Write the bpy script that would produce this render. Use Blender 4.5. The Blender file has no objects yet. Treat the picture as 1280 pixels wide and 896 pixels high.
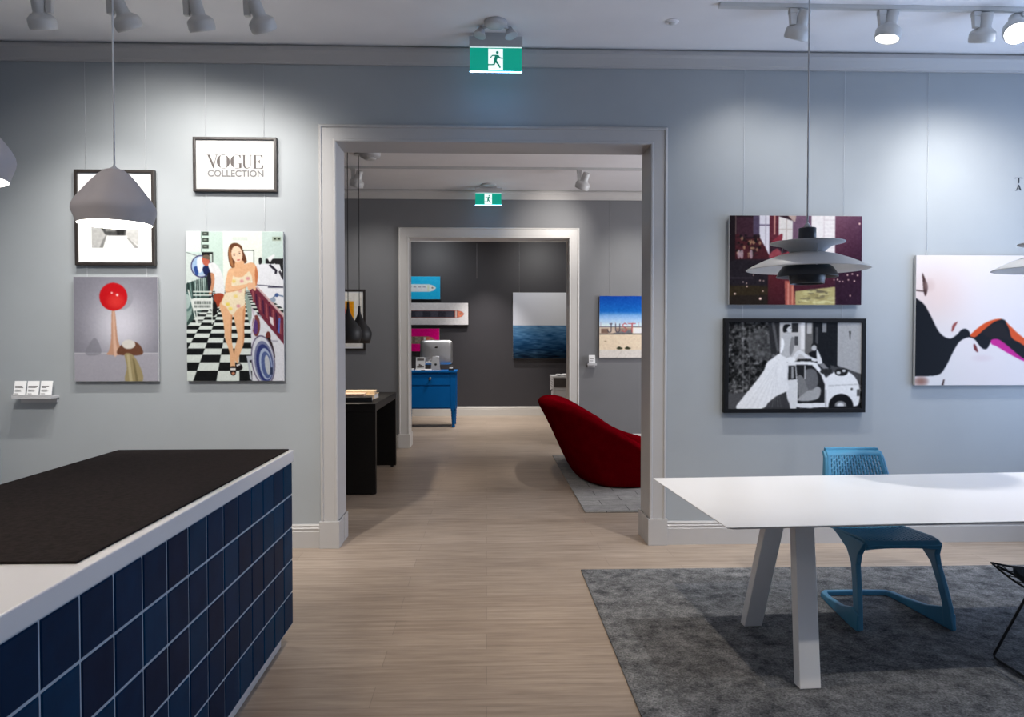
import bpy, bmesh, math, random
import numpy as np
from mathutils import Vector, Matrix, Quaternion

random.seed(7)
rng = np.random.default_rng(7)
S = bpy.context.scene
COL = S.collection
PI = math.pi

# ------------------------------------------------------------------ camera
cd = bpy.data.cameras.new('camera')
cam = bpy.data.objects.new('camera', cd)
COL.objects.link(cam)
cam.location = (0, 0, 1.5)
YAW, PITCH = math.atan(32 / 935), math.atan(22 / 935)
fw = Vector((math.sin(YAW) * math.cos(PITCH), math.cos(YAW) * math.cos(PITCH), -math.sin(PITCH)))
cam.rotation_euler = fw.to_track_quat('-Z', 'Y').to_euler()
cd.sensor_width = 36
cd.lens = 935 / 1280 * 36
cd.clip_start = 0.02
S.camera = cam

# ------------------------------------------------------------------ view, world, big lights
S.view_settings.view_transform = 'Standard'
S.view_settings.look = 'None'
S.view_settings.gamma = 1
S.view_settings.exposure = 0.0
S.view_settings.use_curve_mapping = False
W = bpy.data.worlds.new('world')
S.world = W
W.use_nodes = True
W.node_tree.nodes['Background'].inputs[0].default_value = (0.55, 0.68, 0.9, 1)
W.node_tree.nodes['Background'].inputs[1].default_value = 0.25


def area(name, loc, aim, sx, sy, power, color, spread=180):
    l = bpy.data.lights.new(name, 'AREA')
    l.shape = 'RECTANGLE'
    l.size, l.size_y = sx, sy
    l.energy = power
    l.color = color
    l.spread = math.radians(spread)
    o = bpy.data.objects.new(name, l)
    COL.objects.link(o)
    o.location = loc
    o.rotation_euler = (Vector(aim) - Vector(loc)).to_track_quat('-Z', 'Y').to_euler()
    return o


def spot(name, loc, aim, power, angle=80, blend=1.0, color=(1, .95, .88), radius=.04):
    l = bpy.data.lights.new(name, 'SPOT')
    l.energy = power
    l.spot_size = math.radians(angle)
    l.spot_blend = blend
    l.color = color
    l.shadow_soft_size = radius
    o = bpy.data.objects.new(name, l)
    COL.objects.link(o)
    o.location = loc
    o.rotation_euler = (Vector(aim) - Vector(loc)).to_track_quat('-Z', 'Y').to_euler()
    return o


# daylight through the window in the right wall and the shopfront behind the camera
area('daylight_right_window', (5.05, 3.55, 1.75), (0.6, 3.5, 3.6), 3.0, 2.7, 98, (.50, .67, 1.0))
area('daylight_shopfront', (0.6, -3.05, 1.7), (0.6, 1.2, 4.0), 5.0, 2.4, 12, (1.0, .95, .90))
area('daylight_middle_room', (5.15, 8.0, 1.9), (0, 8.2, 1.4), 2.6, 2.2, 160, (.92, .93, 1.0))
# unseen ceiling spots, most on an inferred nearer track; added fills are marked
spot('spot_over_table', (2.9, 2.2, 3.5), (2.5, 3.4, .74), 165, 66, 1, (1, .94, .85))
spot('spot_wall_left', (-1.9, 2.3, 3.5), (-2.1, 5.45, .95), 335, 62, 1, (1, .955, .90))  # added to brighten the lower left wall, set on the inferred track
spot('spot_wall_right', (2.9, 2.3, 3.5), (2.9, 5.45, .75), 158, 66, 1, (.95, .96, 1))  # added to brighten the lower right wall, likewise on the inferred track
spot('spot_over_rug', (1.6, 4.66, 3.45), (1.9, 4.3, 0), 175, 85, 1, (1, .96, .90))
spot('spot_over_counter', (-1.0, .9, 3.5), (-1.25, 1.55, .95), 100, 50, 1, (1, .80, .66))  # added lamp, stands in for the pendants' warm light on the counter
spot('fill_over_pendants', (-2.3, .9, 3.5), (-1.36, 2.5, 2.0), 95, 42, 1, (1, .92, .88))  # added fill that lifts the pendant shades, no such lamp known
spot('spot_over_sofa', (1.5, 8.35, 3.5), (1.35, 8.45, .6), 230, 46, 1, (1, .93, .87))  # unseen spot in the middle room, inferred from the sofa's lit top
spot('spot_over_floor', (.1, 2.5, 3.5), (.2, 4.7, 0), 235, 75, 1, (1, .84, .66))
# middle room and far room
spot('spot_middle_floor', (.1, 8.9, 3.5), (.2, 9.6, 0), 64, 100, 1, (1, .87, .70))
spot('spot_middle_left', (-1.7, 9.1, 3.45), (-1.5, 10.5, 1.8), 52, 80, 1, (1, .97, .93))
spot('spot_middle_right', (2.2, 9.1, 3.45), (2.0, 10.5, 1.7), 98, 80, 1, (1, .98, .92))
spot('spot_far_prints', (-1.1, 13.6, 3.4), (-1.2, 15, 2.5), 50, 125, 1, (.95, .98, 1))
spot('spot_far_seascape', (1.1, 13.6, 3.4), (1.1, 15, 2.3), 60, 125, 1, (1, .99, .96))
spot('spot_far_floor', (.2, 12.4, 3.5), (.2, 12.6, 0), 330, 100, 1, (1, .94, .88))
spot('spot_far_wash', (0, 14.25, 3.5), (0, 14.3, 0), 420, 75, 1, (1, .94, .88))
spot('spot_desk', (-1.0, 11.6, 3.5), (-1.0, 13, .6), 95, 60, 1, (.9, .95, 1))


# ------------------------------------------------------------------ materials
def lin(c):
    return tuple(((v / 255) / 12.92 if v / 255 <= .04045 else ((v / 255 + .055) / 1.055) ** 2.4) for v in c[:3])


def mat(name, col, rough=.6, metal=0, vary=0.0, vscale=8, bump=0.0, bscale=120, emit=None, estr=0, spec=.5, coat=0, sheen=0, stretch=None):
    m = bpy.data.materials.new(name)
    m.use_nodes = True
    nt = m.node_tree
    b = nt.nodes['Principled BSDF']
    b.inputs['Base Color'].default_value = (*col, 1)
    b.inputs['Roughness'].default_value = rough
    b.inputs['Metallic'].default_value = metal
    b.inputs['Specular IOR Level'].default_value = spec
    b.inputs['Coat Weight'].default_value = coat
    b.inputs['Sheen Weight'].default_value = sheen
    tc = nt.nodes.new('ShaderNodeTexCoord')
    src = tc.outputs['Object']
    if stretch:
        mp = nt.nodes.new('ShaderNodeMapping')
        mp.inputs['Scale'].default_value = stretch
        nt.links.new(src, mp.inputs['Vector'])
        src = mp.outputs['Vector']
    if vary:
        n = nt.nodes.new('ShaderNodeTexNoise')
        n.inputs['Scale'].default_value = vscale
        n.inputs['Detail'].default_value = 6
        nt.links.new(src, n.inputs['Vector'])
        r = nt.nodes.new('ShaderNodeValToRGB')
        r.color_ramp.elements[0].position = .3
        r.color_ramp.elements[1].position = .7
        r.color_ramp.elements[0].color = (*[c * (1 - vary) for c in col], 1)
        r.color_ramp.elements[1].color = (*[min(1, c * (1 + vary)) for c in col], 1)
        nt.links.new(n.outputs['Fac'], r.inputs['Fac'])
        nt.links.new(r.outputs['Color'], b.inputs['Base Color'])
    if bump:
        n2 = nt.nodes.new('ShaderNodeTexNoise')
        n2.inputs['Scale'].default_value = bscale
        n2.inputs['Detail'].default_value = 3
        nt.links.new(src, n2.inputs['Vector'])
        bp = nt.nodes.new('ShaderNodeBump')
        bp.inputs['Strength'].default_value = bump
        bp.inputs['Distance'].default_value = .0012
        nt.links.new(n2.outputs['Fac'], bp.inputs['Height'])
        nt.links.new(bp.outputs['Normal'], b.inputs['Normal'])
    if emit:
        b.inputs['Emission Color'].default_value = (*emit, 1)
        b.inputs['Emission Strength'].default_value = estr
    return m


def wall_mat(name, col):
    return mat(name, col, rough=.5, vary=.03, vscale=2.5, bump=.04, bscale=260, spec=.4)


M = {}
M['wall'] = wall_mat('blue_grey_paint', (.335, .36, .378))
M['wall_mid'] = wall_mat('grey_paint', (.20, .202, .21))
M['wall_far'] = wall_mat('charcoal_paint', (.050, .048, .055))
M['ceiling'] = mat('ceiling_paint', (.88, .865, .87), rough=.85, vary=.02, vscale=3)
M['trim'] = mat('white_gloss_paint', (.43, .42, .415), rough=.38, vary=.015, vscale=5)
M['trim_brightened'] = mat('white_gloss_brightened', (.64, .62, .59), rough=.38, vary=.015, vscale=5)  # same white trim, inner rooms' brighter light put into its colour
M['white'] = mat('white_lacquer', (.78, .78, .79), rough=.3, vary=.01, vscale=4)
M['lamp_white'] = mat('white_lamp_enamel', (.62, .62, .61), rough=.35, vary=.02, vscale=20)
M['lens'] = mat('lit_lens', (1, 1, 1), emit=(1, .97, .9), estr=9)
M['black'] = mat('black_paint', (.012, .012, .013), rough=.4, vary=.1, vscale=15)
M['frame_black'] = mat('dark_wood_frame', (.022, .017, .015), rough=.4, vary=.25, vscale=30, stretch=(1, 1, 8))
M['paper'] = mat('white_paper', (.86, .86, .86), rough=.7, vary=.008, vscale=30)
M['sign_paper'] = mat('sign_paper', (.46, .46, .455), rough=.7, vary=.008, vscale=30)
M['frame_jet'] = mat('black_frame', (.006, .006, .007), rough=.55, vary=.2, vscale=30, spec=.15)
M['panel_edge'] = mat('print_panel_edge', (.55, .55, .55), rough=.4, vary=.02, vscale=20)
M['ink'] = mat('grey_ink', (.075, .064, .062), rough=.7, vary=.05, vscale=60)
M['ink_light'] = mat('pale_grey_ink', (.15, .147, .147), rough=.7, vary=.05, vscale=60)
M['ink_dark'] = mat('dark_ink', (.02, .026, .035), rough=.6, vary=.05, vscale=60)
M['wire'] = mat('hanging_wire_nylon', (.72, .74, .76), rough=.25, vary=.03, vscale=10)
M['chair_blue'] = mat('blue_plastic', (.05, .225, .38), rough=.42, vary=.04, vscale=8, bump=.05, bscale=300)
M['steel'] = mat('brushed_aluminium', (.6, .6, .61), rough=.35, metal=.9, vary=.03, vscale=20)
M['desk_blue'] = mat('blue_lacquer', (.001, .12, .40), rough=.35, spec=.15, vary=.04, vscale=6)
M['knob'] = mat('dark_metal_knob', (.25, .23, .2), rough=.25, metal=.9, vary=.05, vscale=30)
M['pad'] = mat('dark_seat_pad', (.018, .025, .032), rough=.8, vary=.2, vscale=90, bump=.3, bscale=300)
M['console'] = mat('black_brown_veneer', (.007, .0062, .0058), rough=.45, spec=.25, vary=.3, vscale=20, stretch=(6, 1, 6))
M['tan'] = mat('tan_paper', (.66, .50, .32), rough=.7, vary=.25, vscale=45, stretch=(1, 1, 12))
M['pink_tan'] = mat('patterned_tan_cover', (.60, .42, .32), rough=.65, vary=.3, vscale=70)
M['pages'] = mat('book_pages', (.66, .63, .62), rough=.8, vary=.12, vscale=60, stretch=(.2, .2, 30))
M['band'] = mat('dark_slatted_band', (.05, .043, .042), rough=.5, vary=.2, vscale=20)
M['shade_out'] = mat('matt_pleated_ceramic', (.50, .462, .46), rough=.6, vary=.03, vscale=12)
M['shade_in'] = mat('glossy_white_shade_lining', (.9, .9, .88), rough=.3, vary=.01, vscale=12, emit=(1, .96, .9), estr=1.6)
M['bulb'] = mat('lit_bulb', (1, 1, 1), emit=(1, .95, .85), estr=10)
M['ph_white'] = mat('white_metal_shade', (.55, .56, .58), rough=.4, vary=.015, vscale=14)
M['ph_dark'] = mat('dark_blue_grey_metal_shade', (.02, .024, .034), rough=.35, vary=.05, vscale=14)
M['ph_teal'] = mat('teal_inner_reflector', (.10, .22, .25), rough=.4, vary=.03, vscale=14)
M['beat'] = mat('black_spun_brass', (.01, .01, .011), rough=.5, vary=.15, vscale=50, stretch=(1, 1, 10))
M['exit_green'] = mat('lit_green_sign', (.0, .3, .2), rough=.3, emit=(.0, .33, .235), estr=.7)
M['exit_dark_green'] = mat('lit_green_figure', (.0, .2, .14), rough=.3, emit=(.0, .22, .15), estr=.6)
M['exit_white'] = mat('lit_white_sign', (.9, .95, .95), rough=.3, emit=(.85, 1, .98), estr=.9)
M['exit_edge'] = mat('edge_lit_acrylic', (.6, .9, .95), rough=.2, emit=(.20, .50, 1.0), estr=32)
M['grey_plastic'] = mat('grey_white_plastic', (.5, .5, .51), rough=.5, vary=.02, vscale=25)
M['apple_black'] = mat('black_gloss_mark', (.005, .005, .005), rough=.2, vary=.05, vscale=20)


def floor_mat():
    m = bpy.data.materials.new('pale_oak_laminate')
    m.use_nodes = True
    nt = m.node_tree
    b = nt.nodes['Principled BSDF']
    tc = nt.nodes.new('ShaderNodeTexCoord')
    br = nt.nodes.new('ShaderNodeTexBrick')
    br.inputs['Scale'].default_value = 1
    br.inputs['Brick Width'].default_value = 1.3
    br.inputs['Row Height'].default_value = .19
    br.inputs['Mortar Size'].default_value = .0016
    br.inputs['Mortar Smooth'].default_value = .3
    br.inputs['Bias'].default_value = 0
    br.offset = .37
    br.inputs['Color1'].default_value = (.375, .30, .238, 1)
    br.inputs['Color2'].default_value = (.44, .36, .292, 1)
    br.inputs['Mortar'].default_value = (.27, .22, .18, 1)
    nt.links.new(tc.outputs['Object'], br.inputs['Vector'])
    mp = nt.nodes.new('ShaderNodeMapping')
    mp.inputs['Scale'].default_value = (1.1, 15, 1)
    nt.links.new(tc.outputs['Object'], mp.inputs['Vector'])
    n = nt.nodes.new('ShaderNodeTexNoise')
    n.inputs['Scale'].default_value = 2.2
    n.inputs['Detail'].default_value = 9
    n.inputs['Roughness'].default_value = .65
    nt.links.new(mp.outputs['Vector'], n.inputs['Vector'])
    r = nt.nodes.new('ShaderNodeValToRGB')
    r.color_ramp.elements[0].position = .33
    r.color_ramp.elements[0].color = (.66, .64, .62, 1)
    r.color_ramp.elements[1].position = .66
    r.color_ramp.elements[1].color = (1.06, 1.05, 1.04, 1)
    nt.links.new(n.outputs['Fac'], r.inputs['Fac'])
    mx = nt.nodes.new('ShaderNodeMix')
    mx.data_type = 'RGBA'
    mx.blend_type = 'MULTIPLY'
    mx.inputs[0].default_value = 1
    nt.links.new(br.outputs['Color'], mx.inputs[6])
    nt.links.new(r.outputs['Color'], mx.inputs[7])
    nt.links.new(mx.outputs[2], b.inputs['Base Color'])
    b.inputs['Roughness'].default_value = .42
    b.inputs['Specular IOR Level'].default_value = .45
    bp = nt.nodes.new('ShaderNodeBump')
    bp.inputs['Strength'].default_value = .15
    bp.inputs['Distance'].default_value = .002
    nt.links.new(n.outputs['Fac'], bp.inputs['Height'])
    nt.links.new(bp.outputs['Normal'], b.inputs['Normal'])
    return m


def rug_mat(name, dark, light, lines=False):
    m = bpy.data.materials.new(name)
    m.use_nodes = True
    nt = m.node_tree
    b = nt.nodes['Principled BSDF']
    tc = nt.nodes.new('ShaderNodeTexCoord')
    n = nt.nodes.new('ShaderNodeTexNoise')
    n.inputs['Scale'].default_value = 9
    n.inputs['Detail'].default_value = 14
    n.inputs['Roughness'].default_value = .82
    nt.links.new(tc.outputs['Object'], n.inputs['Vector'])
    r = nt.nodes.new('ShaderNodeValToRGB')
    r.color_ramp.elements[0].position = .38
    r.color_ramp.elements[0].color = (*dark, 1)
    r.color_ramp.elements[1].position = .64
    r.color_ramp.elements[1].color = (*light, 1)
    nt.links.new(n.outputs['Fac'], r.inputs['Fac'])
    n2 = nt.nodes.new('ShaderNodeTexNoise')
    n2.inputs['Scale'].default_value = 110
    n2.inputs['Detail'].default_value = 4
    nt.links.new(tc.outputs['Object'], n2.inputs['Vector'])
    mr = nt.nodes.new('ShaderNodeMapRange')
    mr.inputs[1].default_value = .3
    mr.inputs[2].default_value = .7
    mr.inputs[3].default_value = .55
    mr.inputs[4].default_value = 1.45
    nt.links.new(n2.outputs['Fac'], mr.inputs[0])
    pm = nt.nodes.new('ShaderNodeMix')
    pm.data_type = 'RGBA'
    pm.blend_type = 'MULTIPLY'
    pm.inputs[0].default_value = .3 if lines else 1
    nt.links.new(r.outputs['Color'], pm.inputs[6])
    nt.links.new(mr.outputs[0], pm.inputs[7])
    out = pm.outputs[2]
    if lines:
        br = nt.nodes.new('ShaderNodeTexBrick')
        br.inputs['Scale'].default_value = 1
        br.inputs['Brick Width'].default_value = .42
        br.inputs['Row Height'].default_value = .21
        br.inputs['Mortar Size'].default_value = .005
        br.inputs['Mortar Smooth'].default_value = .6
        br.inputs['Color1'].default_value = (1, 1, 1, 1)
        br.inputs['Color2'].default_value = (.85, .85, .86, 1)
        br.inputs['Mortar'].default_value = (.32, .32, .33, 1)
        nt.links.new(tc.outputs['Object'], br.inputs['Vector'])
        mx = nt.nodes.new('ShaderNodeMix')
        mx.data_type = 'RGBA'
        mx.blend_type = 'MULTIPLY'
        mx.inputs[0].default_value = 1
        nt.links.new(out, mx.inputs[6])
        nt.links.new(br.outputs['Color'], mx.inputs[7])
        out = mx.outputs[2]
    nt.links.new(out, b.inputs['Base Color'])
    b.inputs['Roughness'].default_value = .95
    b.inputs['Specular IOR Level'].default_value = .1
    bp = nt.nodes.new('ShaderNodeBump')
    bp.inputs['Strength'].default_value = .6
    bp.inputs['Distance'].default_value = .004
    nt.links.new(n2.outputs['Fac'], bp.inputs['Height'])
    nt.links.new(bp.outputs['Normal'], b.inputs['Normal'])
    return m


def sofa_mat():
    m = mat('crimson_quilted_knit', (.105, .0004, .003), rough=.95, vary=.12, vscale=9, sheen=0, spec=.0)
    nt = m.node_tree
    b = nt.nodes['Principled BSDF']
    tc = nt.nodes.new('ShaderNodeTexCoord')
    v = nt.nodes.new('ShaderNodeTexVoronoi')
    v.feature = 'SMOOTH_F1'
    v.inputs['Scale'].default_value = 7
    v.inputs['Randomness'].default_value = .25
    nt.links.new(tc.outputs['Object'], v.inputs['Vector'])
    bp = nt.nodes.new('ShaderNodeBump')
    bp.inputs['Strength'].default_value = .35
    bp.inputs['Distance'].default_value = .03
    nt.links.new(v.outputs['Distance'], bp.inputs['Height'])
    nt.links.new(bp.outputs['Normal'], b.inputs['Normal'])
    return m


def mat_felt():
    return mat('dark_brown_felt', (.017, .0125, .012), rough=.95, vary=.35, vscale=60, bump=.6, bscale=220, spec=.1)


def tile_mat():
    """glazed tile: slight shade change inside each tile; tiles pick a hue by a colour attribute"""
    m = bpy.data.materials.new('glazed_blue_tile')
    m.use_nodes = True
    nt = m.node_tree
    b = nt.nodes['Principled BSDF']
    at = nt.nodes.new('ShaderNodeAttribute')
    at.attribute_name = 'Col'
    tc = nt.nodes.new('ShaderNodeTexCoord')
    n = nt.nodes.new('ShaderNodeTexNoise')
    n.inputs['Scale'].default_value = 14
    n.inputs['Detail'].default_value = 5
    nt.links.new(tc.outputs['Object'], n.inputs['Vector'])
    r = nt.nodes.new('ShaderNodeValToRGB')
    r.color_ramp.elements[0].color = (.6, .6, .65, 1)
    r.color_ramp.elements[1].color = (1.3, 1.3, 1.25, 1)
    nt.links.new(n.outputs['Fac'], r.inputs['Fac'])
    mx = nt.nodes.new('ShaderNodeMix')
    mx.data_type = 'RGBA'
    mx.blend_type = 'MULTIPLY'
    mx.inputs[0].default_value = 1
    nt.links.new(at.outputs['Color'], mx.inputs[6])
    nt.links.new(r.outputs['Color'], mx.inputs[7])
    nt.links.new(mx.outputs[2], b.inputs['Base Color'])
    b.inputs['Roughness'].default_value = .4
    b.inputs['Specular IOR Level'].default_value = .04
    return m


def print_mat(name, rough=.42):
    m = bpy.data.materials.new(name)
    m.use_nodes = True
    nt = m.node_tree
    b = nt.nodes['Principled BSDF']
    at = nt.nodes.new('ShaderNodeAttribute')
    at.attribute_name = 'Col'
    nt.links.new(at.outputs['Color'], b.inputs['Base Color'])
    b.inputs['Roughness'].default_value = rough
    b.inputs['Specular IOR Level'].default_value = .1
    return m


M['floor'] = floor_mat()
M['rug'] = rug_mat('distressed_grey_rug', (.05, .053, .058), (.245, .248, .255))
M['rug_pale'] = rug_mat('pale_grid_rug', (.27, .268, .265), (.40, .395, .385), True)
M['sofa'] = sofa_mat()
M['felt'] = mat_felt()
M['tile'] = tile_mat()
M['grout'] = mat('pale_grout', (.42, .50, .58), rough=.8, vary=.05, vscale=30)
M['print'] = print_mat('printed_picture')


# ------------------------------------------------------------------ object helpers
def tag(o, label=None, cat=None, group=None, kind=None):
    if label:
        o['label'] = label
    if cat:
        o['category'] = cat
    if group:
        o['group'] = group
    if kind:
        o['kind'] = kind
    return o


def thing(name, label, cat, loc=(0, 0, 0), rz=0, group=None):
    o = bpy.data.objects.new(name, None)
    COL.objects.link(o)
    o.location = loc
    o.rotation_euler = (0, 0, rz)
    o.empty_display_size = .05
    return tag(o, label, cat, group)


def copy_thing(src, loc=None, rz=None, label=None):
    r = src.copy()
    COL.objects.link(r)
    if loc:
        r.location = loc
    if rz is not None:
        r.rotation_euler = (0, 0, rz)
    if label:
        r['label'] = label
    for ch in list(src.children):
        c = ch.copy()
        COL.objects.link(c)
        c.parent = r
        for g in list(ch.children):
            d = g.copy()
            COL.objects.link(d)
            d.parent = c
    return r


class MB:
    def __init__(self):
        self.v, self.f, self.m, self.s = [], [], [], []

    def add(self, vs, fs, mi=0, smooth=False):
        k = len(self.v)
        self.v += [tuple(p) for p in vs]
        for f in fs:
            self.f.append([i + k for i in f])
            self.m.append(mi)
            self.s.append(smooth)
        return self

    def box(self, x0, x1, y0, y1, z0, z1, mi=0):
        vs = [(x, y, z) for z in (z0, z1) for y in (y0, y1) for x in (x0, x1)]
        return self.add(vs, [(0, 2, 3, 1), (4, 5, 7, 6), (0, 1, 5, 4), (2, 6, 7, 3), (0, 4, 6, 2), (1, 3, 7, 5)], mi)

    def hexa(self, bottom, top, mi=0, smooth=False):
        n = len(bottom)
        vs = list(bottom) + list(top)
        fs = [tuple(reversed(range(n))), tuple(range(n, 2 * n))]
        fs += [(i, (i + 1) % n, n + (i + 1) % n, n + i) for i in range(n)]
        return self.add(vs, fs, mi, smooth)

    def loft(self, rings, mi=0, smooth=True, closed=True, caps=(True, True)):
        n = len(rings[0])
        vs = [p for r in rings for p in r]
        fs = []
        for a in range(len(rings) - 1):
            for i in range(n if closed else n - 1):
                j = (i + 1) % n
                fs.append((a * n + i, a * n + j, (a + 1) * n + j, (a + 1) * n + i))
        self.add(vs, fs, mi, smooth)
        k = len(self.v) - len(vs)
        if closed and caps[0]:
            self.f.append([k + i for i in reversed(range(n))]); self.m.append(mi); self.s.append(False)
        if closed and caps[1]:
            self.f.append([k + (len(rings) - 1) * n + i for i in range(n)]); self.m.append(mi); self.s.append(False)
        return self

    def lathe(self, prof, seg=40, c=(0, 0, 0), mi=0, smooth=True, T=None, caps=(False, False)):
        rings = []
        for r, z in prof:
            ring = [Vector((r * math.cos(2 * PI * i / seg), r * math.sin(2 * PI * i / seg), z)) for i in range(seg)]
            if T:
                ring = [T @ p for p in ring]
            rings.append([tuple(p + Vector(c)) for p in ring])
        return self.loft(rings, mi, smooth, True, caps)

    def tube(self, pts, r, seg=10, mi=0, caps=(True, True)):
        pts = [Vector(p) for p in pts]
        rr = r if isinstance(r, (list, tuple)) else [r] * len(pts)
        rings = []
        prev = None
        for i, p in enumerate(pts):
            t = (pts[min(i + 1, len(pts) - 1)] - pts[max(i - 1, 0)]).normalized()
            if prev is None:
                a = t.orthogonal().normalized()
            else:
                a = (prev - t * prev.dot(t)).normalized()
            prev = a
            b = t.cross(a)
            rings.append([tuple(p + (a * math.cos(2 * PI * k / seg) + b * math.sin(2 * PI * k / seg)) * rr[i]) for k in range(seg)])
        return self.loft(rings, mi, True, True, caps)

    def prism(self, poly, y0, y1, mi=0):
        """polygon in x,z extruded between y0 (front) and y1"""
        n = len(poly)
        vs = [(x, y0, z) for x, z in poly] + [(x, y1, z) for x, z in poly]
        fs = [tuple(range(n)), tuple(reversed(range(n, 2 * n)))]
        fs += [((i + 1) % n, i, n + i, n + (i + 1) % n) for i in range(n)]
        return self.add(vs, fs, mi)

    def build(self, name, mats, parent=None, bevel=0, bseg=2, solid=0, subsurf=0):
        me = bpy.data.meshes.new(name)
        off = Vector((0, 0, 0))
        me.from_pydata([Vector(p) - off for p in self.v], [], self.f)
        mats = mats if isinstance(mats, (list, tuple)) else [mats]
        for x in mats:
            me.materials.append(M[x] if isinstance(x, str) else x)
        for p, mi, s in zip(me.polygons, self.m, self.s):
            p.material_index = mi
            p.use_smooth = s
        bm = bmesh.new()
        bm.from_mesh(me)
        bmesh.ops.recalc_face_normals(bm, faces=bm.faces)
        bm.to_mesh(me)
        bm.free()
        o = bpy.data.objects.new(name, me)
        COL.objects.link(o)
        if parent:
            o.parent = parent
        if solid:
            md = o.modifiers.new('thickness', 'SOLIDIFY')
            md.thickness = solid
            md.offset = 0
        if bevel:
            md = o.modifiers.new('rounded_edges', 'BEVEL')
            md.width = bevel
            md.segments = bseg
            md.limit_method = 'ANGLE'
            md.angle_limit = math.radians(40)
        if subsurf:
            md = o.modifiers.new('smooth', 'SUBSURF')
            md.levels = md.render_levels = subsurf
        return o


def struct(name, mb, mats, bevel=0):
    o = mb.build(name, mats, bevel=bevel)
    o['kind'] = 'structure'
    return o


def text_mesh(txt, size, depth=.0006, spacing=1.0, offset=0.0, sx=1.0):
    """built-in lettering turned into a mesh in the x,z plane, origin at the left end of the base line"""
    cu = bpy.data.curves.new('lettering', 'FONT')
    cu.body = txt
    cu.size = size
    cu.extrude = depth
    cu.space_character = spacing
    cu.offset = offset
    t = bpy.data.objects.new('lettering', cu)
    COL.objects.link(t)
    dg = bpy.context.evaluated_depsgraph_get()
    me = bpy.data.meshes.new_from_object(t.evaluated_get(dg))
    bpy.data.objects.remove(t)
    me.transform(Matrix.Rotation(PI / 2, 4, 'X') @ Matrix.Diagonal((sx, 1, 1, 1)))
    me.materials.clear()
    return me


def text_obj(txt, name, material, loc, width=None, size=.1, parent=None, spacing=1.0, offset=0.0, height=None):
    me = text_mesh(txt, size, spacing=spacing, offset=offset)
    xs = [v.co.x for v in me.vertices]
    zs = [v.co.z for v in me.vertices]
    sx = width / (max(xs) - min(xs)) if width else 1
    sz = height / (max(zs) - min(zs)) if height else sx
    x0, z0 = min(xs), min(zs)
    for v in me.vertices:
        v.co.x = (v.co.x - x0) * sx
        v.co.z = (v.co.z - z0) * sz
    me.materials.append(M[material])
    me.name = name
    o = bpy.data.objects.new(name, me)
    COL.objects.link(o)
    o.location = loc
    if parent:
        o.parent = parent
    return o


# ------------------------------------------------------------------ painter for the printed pictures
def srgb2lin(a):
    return np.where(a <= .04045, a / 12.92, ((np.clip(a, 0, 1) + .055) / 1.055) ** 2.4)


def smooth_poly(pts, n=5):
    out = []
    N = len(pts)
    P = [np.array(p, float) for p in pts]
    for i in range(N):
        p0, p1, p2, p3 = P[i - 1], P[i], P[(i + 1) % N], P[(i + 2) % N]
        for k in range(n):
            t = k / n
            out.append(tuple(.5 * (2 * p1 + (p2 - p0) * t + (2 * p0 - 5 * p1 + 4 * p2 - p3) * t * t + (3 * p1 - p0 - 3 * p2 + p3) * t ** 3)))
    return out


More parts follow.
